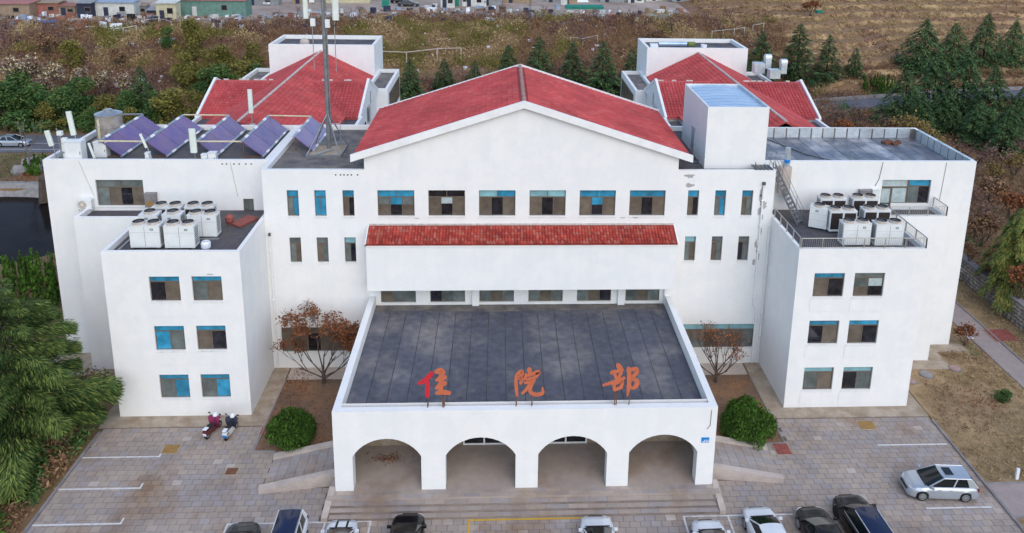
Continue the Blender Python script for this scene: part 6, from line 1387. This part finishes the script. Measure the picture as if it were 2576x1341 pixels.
def zright(x, y):
    t = y-yfoot(x)
    if t < 1 or x < 45 or t > 75: return None
    f = ((t*.285+(noise2(x*.045, y*.05, 21)-.5)*2.6+(noise2(x*.13, y*.11, 22)-.5)*.8)/1.25) % 1
    if t < 12 and noise2(x*.12, y*.12, 31) > .35: return 'brown'
    if f < .66 and R_.random() < .93: return None
    return 'straw' if noise2(x*.1, y*.3, 4) > .38 else 'brown'
brush('terrace_grass', 19000, ('straw', 'brown'), (45, 165), (135, 205), .62, zright, 2, 9, .7, .3, .9, .26)
def zleft(x, y):
    if ((x+57)/17.2)**2+((y-79.3)/12.2)**2 < 1 or (OA-1.4 < x) or 103 < y < 113 or (x > -27 and y < 55): return None
    if x > -29.8 and y > 52: return None
    n = noise2(x*.3, y*.3, 6); return 'green' if n > .62 else ('brown' if n > .3 else 'rust')
brush('ground_cover', 9000, ('green', 'brown', 'rust'), (-75, -25.9), (34, 118), .40, zleft, 3, 8, 1.0, .35, .8, .22)
def zstrip(x, y):
    kx = -26.2
    if x > kx or (y > 46 and x > -27.2): return None
    n = noise2(x*.5, y*.4, 8); return 'bush' if n > .55 else ('brown' if n > .25 else 'green')
brush('hedge_strip', 2600, ('bush', 'brown', 'green'), (-33, -25.9), (33, 52), .5, zstrip, 4, 16, 1.0, .4, .8, .2)
def zlawn(x, y):
    if 38.0 < x < 40.6 or (37 < y < 40.2 and x < 38.4) or (y > 46.2 and x < 30.0) or (x < RB+1.5 and y > 51.5) or (x < OB+1.2 and y > 54): return None
    if any((x-p)**2+(y-q)**2 < .75 for p, q in LIDS): return None
    n = noise2(x*.35, y*.35, 9); q = noise2(x*.13, y*.17, 19); 
    if q < .4 and R_.random() < .5: return None
    return 'straw' if n > .36 else ('brown' if n > .22 else ('green' if q > .5 else 'rust'))
brush('dry_grass', 7000, ('straw', 'brown', 'green', 'rust'), (KR+.2, 43.1), (30, 75), .24, zlawn, 5, 6, .8, .3, .7, .26)
def zrb(x, y):
    if x < 44 and y < 90: return None
    if x < 37 or (x > 40 and -.5 < y-(120.5+(x-40)*.36 if x < 80 else 134+(x-80)*.155) < 6.2): return None
    if y > yfoot(x)+1: return None
    n = noise2(x*.16, y*.16, 10); return 'plum' if n > .55 else ('brown' if n > .3 else ('rust' if n > .18 else 'green'))
brush('scrub', 13000, ('plum', 'brown', 'rust', 'green'), (36, 110), (45, 140), .75, zrb, 6, 16, 1.0, .3, .8, .18)
def zback(x, y):
    if y > yfoot(x) or (x < -34 and 102 < y): return None
    n = noise2(x*.2, y*.2, 13); return 'green' if n > .6 else ('brown' if n > .3 else 'plum')
brush('undergrowth', 4500, ('green', 'brown', 'plum'), (-60, 60), (106, 134), .8, zback, 7, 12, 1.0, .3, .8, .22)
# fallen leaves on beds and porch roof
rng = np.random.default_rng(12); C = np.concatenate([np.stack([rng.uniform(-15.2, -9.4, 900), rng.uniform(44, 51.4, 900), rng.uniform(.012, .03, 900)], 1), np.stack([rng.uniform(12.8, 18.5, 700), rng.uniform(44, 51.4, 700), rng.uniform(.012, .03, 700)], 1), np.stack([rng.uniform(-15.2, -13.5, 500), rng.uniform(46, 53, 500), np.full(500, .045)], 1)])
C = np.concatenate([C, np.stack([rng.normal(-6.6, .5, 160), rng.normal(42.3, .25, 160), np.full(160, .635)], 1)])
V, F = leaves(C, .055*(.6+.8*rng.random(len(C))), rng, .7); tag(link('leaf_litter', np_mesh('leaf_litter', V, F, FOL('rust'), rng.choice(3, len(C)))), kind='stuff')
# ================================================================ THE UPPER YARD: sheds, junk, fences, a walker
for k, c in dict(shed_cream=(.52, .48, .32), shed_green=(.13, .235, .195), shed_red=(.36, .14, .12), shed_white=(.55, .56, .53), shed_blue=(.27, .33, .43), shed_grey=(.25, .26, .27), shed_navy=(.025, .03, .06), shed_tan=(.30, .22, .15), sheet_green=(.01, .20, .14), shed_rust=(.28, .12, .085)).items(): D(k, c, .7, var=.15, scale=1.2, vary2=.15)
def shed(px, py, wpx, h, d, wall, roof, label, nm='shed', door=None, awn=False, yaw=0.0):
    g = onT(px, py); z = ground(g.x, g.y); w_ = wpx*(g-EYE).dot(FWD)/CAM['f']
    t = empty(nm, (g.x, g.y, z), yaw, label, 'shed', 'sheds on the upper yard')
    b = MB(); b.box(-w_/2, w_/2, 0, d, -.2, h); b.build('wall', M[wall], t, local=True)
    b = MB(); b.prism([(-w_/2-.2, -.35, h+.02), (w_/2+.2, -.35, h+.02), (w_/2+.2, -.35, h+.1), (-w_/2-.2, -.35, h+.1)], (0, d+.6, .35)); ro = b.build('roof', M[roof], t, local=True)
    b = MB(); n = max(2, int(w_/.8))
    for k in range(n+1): x = -w_/2+w_*k/n; b.box(x-.03, x+.03, -.03, -.004, 0, h-.02)
    b.build('wall_rib', M[wall], t, local=True)
    b = MB(); dx = -w_*.22; b.box(dx-.45, dx+.45, -.05, -.031, 0, min(2.0, h*.85)); b.build('door', M[door or 'shed_navy'], t, local=True)
    f = MB(); x = w_*.2; f.box(x-.55, x+.55, -.05, -.031, h*.4, h*.75); f = f.build('window', M['frame'], t, local=True); b = MB(); b.box(x-.48, x+.48, -.06, -.051, h*.44, h*.71); b.build('pane', M['pane_dark'], f, local=True)
    return t
shed(20, 44, 110, 2.6, 4, 'shed_tan', 'shed_red', 'low shed with a reddish roof at the far left of the yard'); shed(118, 40, 60, 2.5, 3.5, 'shed_rust', 'shed_tan', 'rust-red stall with a tan awning roof', door='shed_red')
shed(215, 46, 36, 2.9, 2.2, 'shed_navy', 'shed_grey', 'dark navy container shed left of the white van body'); shed(290, 44, 96, 2.9, 3.5, 'shed_white', 'shed_blue', 'long white shed with a bluish roof and a leaning tyre in front')
shed(420, 52, 48, 3.3, 2.4, 'shed_cream', 'shed_white', 'tall cream yellow box shed with one small hatch'); shed(530, 42, 176, 3.2, 4, 'shed_green', 'shed_red', 'long green fenced shed with a red roof edge', door='shed_white'); shed(655, 14, 90, 1.6, 3, 'shed_grey', 'shed_grey', 'low grey open store right of the green shed')
shed(870, 8, 120, 2.2, 3, 'shed_cream', 'shed_tan', 'cream building at the top edge behind the mast'); shed(1126, 20, 34, 2.6, 2.5, 'shed_white', 'shed_grey', 'narrow white shed right of the parked sedans'); shed(1160, 16, 50, 2.4, 3, 'shed_grey', 'sheet_green', 'grey shed with a green door between two white walls', door='sheet_green')
shed(1193, 17, 60, 2.4, 3, 'shed_white', 'shed_white', 'white walled shed behind the walking person'); shed(1236, 14, 52, 3.2, 3, 'shed_grey', 'shed_white', 'grey metal shed right of the walking person'); shed(1300, 8, 70, 2.2, 3, 'shed_tan', 'shed_grey', 'tan shed at the top edge beside the pale saplings'); shed(1720, 3, 60, 1.6, 3, 'shed_grey', 'shed_blue', 'low grey shed with a bluish roof at the top edge toward the terraces'); shed(1660, 2, 70, 2.4, 3, 'shed_white', 'shed_red', 'white shed with a red roof at the top edge, right of centre'); shed(1540, 6, 60, 2.0, 3, 'shed_grey', 'shed_tan', 'low grey shed among the junk heaps')
for px, py, w_, h, wall, roof, lab in ((170, 40, 40, 1.9, 'shed_tan', 'shed_rust', 'small tan lean-to between the rust stall and the navy container'), (352, 40, 34, 2.0, 'shed_grey', 'shed_tan', 'grey lean-to right of the white shed'), (385, 48, 26, 1.7, 'shed_navy', 'shed_grey', 'small dark lean-to left of the cream box shed'), (760, 10, 50, 1.5, 'shed_tan', 'shed_white', 'low tan store with a white roof left of the mast'), (1010, -6, 70, 2.2, 'shed_white', 'shed_rust', 'white shed with a rusty roof behind the sedans'), (1395, 6, 44, 1.5, 'shed_grey', 'shed_white', 'small grey store above the blue drum'), (1600, 8, 40, 1.4, 'shed_white', 'shed_grey', 'small white store at the top edge, right of the junk')): shed(px, py, w_, h, 2, wall, roof, lab)
def junk(nm, px, py, dims, mt, label, cat, rz=0, tilt=0):
    g = onT(px, py); b = MB(); R3 = Matrix.Rotation(rz, 3, 'Z') @ Matrix.Rotation(tilt, 3, 'X'); x, y, z = dims
    b.obox(Vector((0, 0, z*.5)), R3 @ Vector((x/2, 0, 0)), R3 @ Vector((0, y/2, 0)), R3 @ Vector((0, 0, z/2)))
    o = b.build(nm, M[mt]); o.location = (g.x, g.y, ground(g.x, g.y)); return tag(o, label, cat, 'junk on the upper yard')
for a in (('plastic_sheet', 62, 50, (2.6, 1.6, .5), 'plate_white', 'white crumpled sheet in front of the rust-red stall', 'plastic sheet', .3, .2), ('tarpaulin', 115, 60, (3.4, 1.8, .5), 'plate_blue', 'bright blue tarpaulin spread before the sheds', 'tarpaulin', .1, .1), ('plank', 88, 56, (4.0, .5, .25), 'shed_white', 'pale plank lying left of the blue tarpaulin', 'plank', .2, 0), ('plank', 250, 68, (6.0, .3, .2), 'shed_white', 'long pale plank along the yard edge below the white shed', 'plank', .18, 0), ('plank', 30, 77, (5, .25, .2), 'shed_white', 'pale plank at the far left on the bank edge', 'plank', .15, 0), ('drum', 278, 60, (.8, .8, 1.1), 'plate_white', 'white drum in front of the leaning tyre', 'drum', 0, 0), ('crate', 490, 38, (2.6, 1.4, 1.3), 'shed_grey', 'grey crate at the foot of the long green shed, left', 'crate', .1, 0), ('crate', 565, 36, (2.4, 1.4, 1.4), 'shed_white', 'white crate at the foot of the long green shed, right', 'crate', -.1, 0), ('washing_machine', 1095, 22, (.9, .7, 1.2), 'shed_white', 'white box machine left of the narrow white shed', 'machine', .2, 0), ('washing_machine', 1078, 24, (1.6, .7, .9), 'shed_white', 'low white box machine nearest the sedans', 'machine', 0, 0),
          ('green_bin', 970, 18, (1.5, 1.3, 1.6), 'sheet_green', 'green bin left of the parked sedans', 'bin', .2, 0), ('plank', 985, 28, (5, .4, .2), 'shed_rust', 'brown plank heap below the green bin', 'plank', -.15, 0), ('green_net', 1470, 22, (8.5, 2.2, .7), 'sheet_green', 'long green netting heap on the bank edge', 'netting', .05, .1), ('green_net', 2060, 33, (1.5, 1.0, .6), 'sheet_green', 'small green netting bundle near the terraces', 'netting', .3, .1), ('drum', 1403, 24, (1.0, 1.0, 1.2), 'shed_blue', 'blue drum beside the pale post', 'drum', 0, 0), ('plastic_sheet', 1460, 5, (3.5, 2, .6), 'plate_white', 'white sheet draped over junk above the netting', 'plastic sheet', .3, .5), ('plastic_sheet', 420, 104, (2.6, 1.4, .3), 'plate_white', 'white plastic sheet caught alone on the bank', 'plastic sheet', .2, .25), ('tyre', 331, 52, (1.4, .4, 1.3), 'tyre', 'dark tyre leaning on the long white shed', 'tyre', 0, .1), ('crate', 1440, 10, (2, 1.4, 1.6), 'shed_tan', 'tan crate among the junk above the netting', 'crate', .2, 0), ('crate', 1418, 12, (1.4, 1, 2), 'shed_white', 'tall white crate left of the tan one', 'crate', 0, 0), ('sack', 1332, 105, (.7, .6, .4), 'plate_white', 'white sack fallen low on the bank', 'sack', 0, .2), ('plank', 700, 56, (3.2, .5, .2), 'shed_white', 'white board below the yard fence', 'plank', .1, .2)): junk(*a)
rr = random.Random(5); V = []; F = []; mi = []
for k in range(900):                     # litter and scrap too small to tell apart
    x = rr.uniform(-105, 40); t_ = rr.uniform(26, 42) if k < 800 else rr.uniform(8, 26); y = yfoot(x)+t_; z = ground(x, y)
    if k < 800 and x > 12 and rr.random() < .4: continue
    i = len(V); w_, d_, h_ = (rr.uniform(.15, .9), rr.uniform(.1, .6), rr.uniform(.08, .55)) if k % 4 else (rr.uniform(.5, 1.7), rr.uniform(.3, 1.0), rr.uniform(.3, 1.3)); a = rr.random()*3.14
    if k >= 800: w_, d_, h_ = w_*.5, d_*.5, h_*.5
    for zz in (z-.05, z+h_):
        for sx, sy in ((-1, -1), (1, -1), (1, 1), (-1, 1)): V.append((x+(sx*w_*math.cos(a)-sy*d_*math.sin(a))*.6, y+(sx*w_*math.sin(a)+sy*d_*math.cos(a))*.6, zz))
    c = rr.randrange(8); c = 0 if k >= 800 else c
    for q in ((4, 5, 6, 7), (0, 1, 5, 4), (1, 2, 6, 5), (2, 3, 7, 6), (3, 0, 4, 7)): F.append(tuple(i+j for j in q)); mi.append(c)
tag(link('rubble', np_mesh('rubble', V, F, [M[k] for k in ('plate_white', 'shed_tan', 'shed_grey', 'shed_white', 'shed_rust', 'shed_navy', 'shed_blue', 'soil')], mi)), kind='stuff')
def fence(nm, pts, h, label, mt='concrete_pale', wires=(0.95,), r=.06, wr=.035, group='fences on the bank'):
    W = [onT(*p) for p in pts]; W = [Vector((p.x, p.y, ground(p.x, p.y))) for p in W]; t = empty(nm, W[0], 0, label, 'fence', group)
    for p in W: b = MB(); b.box(p.x-r, p.x+r, p.y-r, p.y+r, p.z-.2, p.z+h); b.build('post', M[mt], t)
    b = MB()
    for p, q in zip(W, W[1:]):
        for f in wires: b.tube(p+Vector((0, 0, h*f)), q+Vector((0, 0, h*f)), wr, 5)
    b.build('rail', M[mt], t)
fence('fence', [(954, 157), (1023, 159), (1100, 150), (1160, 148)], 2.2, 'post-and-rail fence with a dark top rail, right of the left pavilion', r=.1, wr=.09)
fence('fence', [(700, 68), (766, 66), (844, 60), (884, 54)], 2.6, 'sagging wire fence along the yard edge left of the mast', 'grey_bark', (.95, .6))
fence('gate_frame', [(1790, 101), (1818, 98), (1846, 95), (1872, 91)], 1.9, 'row of pale square frames climbing the bank behind the right tower', 'shed_white', (.97, .1), .05, .04); fence('gate_frame', [(1893, 85), (1920, 80)], 1.9, 'single pale square frame at the top of the frame row', 'shed_white', (.97, .1), .05, .04)
fence('pole_rack', [(288, 95), (312, 92), (345, 86)], 1.6, 'short rail on two thin posts on the left bank', 'shed_white', (.96,), .05, .05); fence('pole_rack', [(338, 68), (400, 62), (432, 70)], 1.2, 'bent pale rail on the bank below the cream shed', 'shed_white', (.96,), .04, .05)
fence('clothes_line', [(1434, 113), (1466, 116), (1503, 108)], 1.6, 'line with white tags strung between posts behind the firs', 'shed_white', (.95,), .04, .03); fence('field_post_line', [(1350, 55), (1398, 52), (1420, 50), (1458, 48)], 1.5, 'row of pale posts along the bank edge left of the netting', 'shed_tan', (.9,), .06, .02)
# the walker
def person(loc, label):
    t = empty('person', loc, -.6, label, 'person')
    me = bpy.data.meshes.new('body'); J = [(0, 0, .95), (0, 0, 1.18), (0, 0, 1.42), (0, 0, 1.52), (0, 0, 1.64), (-.2, 0, 1.38), (-.26, .12, 1.12), (-.22, -.02, .9), (.2, 0, 1.38), (.26, -.1, 1.12), (.24, -.22, .92), (-.1, 0, .88), (-.11, -.16, .5), (-.11, .02, .08), (-.11, -.12, .03), (.1, 0, .88), (.11, .14, .5), (.11, .34, .12), (.11, .24, .03)]
    E = [(0, 1), (1, 2), (2, 3), (3, 4), (2, 5), (5, 6), (6, 7), (2, 8), (8, 9), (9, 10), (0, 11), (11, 12), (12, 13), (13, 14), (0, 15), (15, 16), (16, 17), (17, 18)]
    RR = [.15, .14, .16, .06, .105, .065, .05, .04, .065, .05, .04, .09, .065, .045, .04, .09, .065, .045, .04]
    me.from_pydata(J, E, []); o = link('body', me, t); o.modifiers.new('skin', 'SKIN'); o.modifiers.new('sub', 'SUBSURF').levels = 1
    for v, r in zip(me.skin_vertices[0].data, RR): v.radius = (r, r)
    me.skin_vertices[0].data[0].use_root = True; me.materials.append(M['cloth_blue'])
    b = MB(); b.lathe((0, .01, 1.62), [(.11, 0), (.115, .06), (.08, .13), (.0001, .15)], 10); b.build('hair', M['unit_dark'], t, local=True)
    b = MB(); b.box(-.17, .17, -.1, .1, .84, .9); b.build('trousers_waist', M['shed_navy'], t, local=True)
D('cloth_blue', (.03, .05, .16), .85, var=.2)
g = onT(1219, 17); person((g.x, g.y, ground(g.x, g.y)), 'person in blue walking past the white shed on the upper yard')
gE = 'bare shrubs along the yard edge'
for px, yt, yb, wk, lab in ((700, 14, 62, 1.2, 'bare brown tree at the yard edge right of the olive willow'), (745, 6, 52, 1.2, 'bare tree at the yard edge left of the mast top'), (600, 40, 84, 1.4, 'bare shrub in front of the long green shed'), (905, 2, 46, 1.2, 'bare tree right of the mast top'), (1270, 0, 46, 1.2, 'bare tree right of the walker'), (1365, 4, 52, 1.3, 'bare plum tree above the pale posts'), (1500, 8, 60, 1.4, 'bare shrub at the right end of the netting'), (1590, 10, 70, 1.5, 'bare thicket tree on the bank edge toward the terraces'), (1690, 20, 90, 1.4, 'bare tree on the upper bank above the right pavilion'), (1830, 5, 60, 1.5, 'bare tree at the start of the terraces'), (2040, -10, 40, 1.5, 'rusty brown tree at the top of the terraces')): put('bare' if '2040' not in str(px) else 'rus', px, yt, yb, lab, gE, wk)
for px, yt, yb, lab in ((120, 70, 140, 'straw-coloured bush above the pale poplars'), (300, 110, 170, 'brown bush in the middle of the left bank'), (760, 130, 200, 'brown bush above the left pavilion tower'), (1650, 60, 130, 'brown bush left of the frame row')): put('brn', px, yt, yb, lab, 'bushes on the bank', 1.5)
# pale saplings on the bank edge
tree('sapling_clump', tuple(onT(1330, 70)), tipleaves('crown', tp, 2, .16, FOL('straw'), 95, .4), POPT, 'clump of pale thin saplings on the bank edge, right of the walker', 'tree', (.7, .7, .95))
# remove prototypes that were never placed
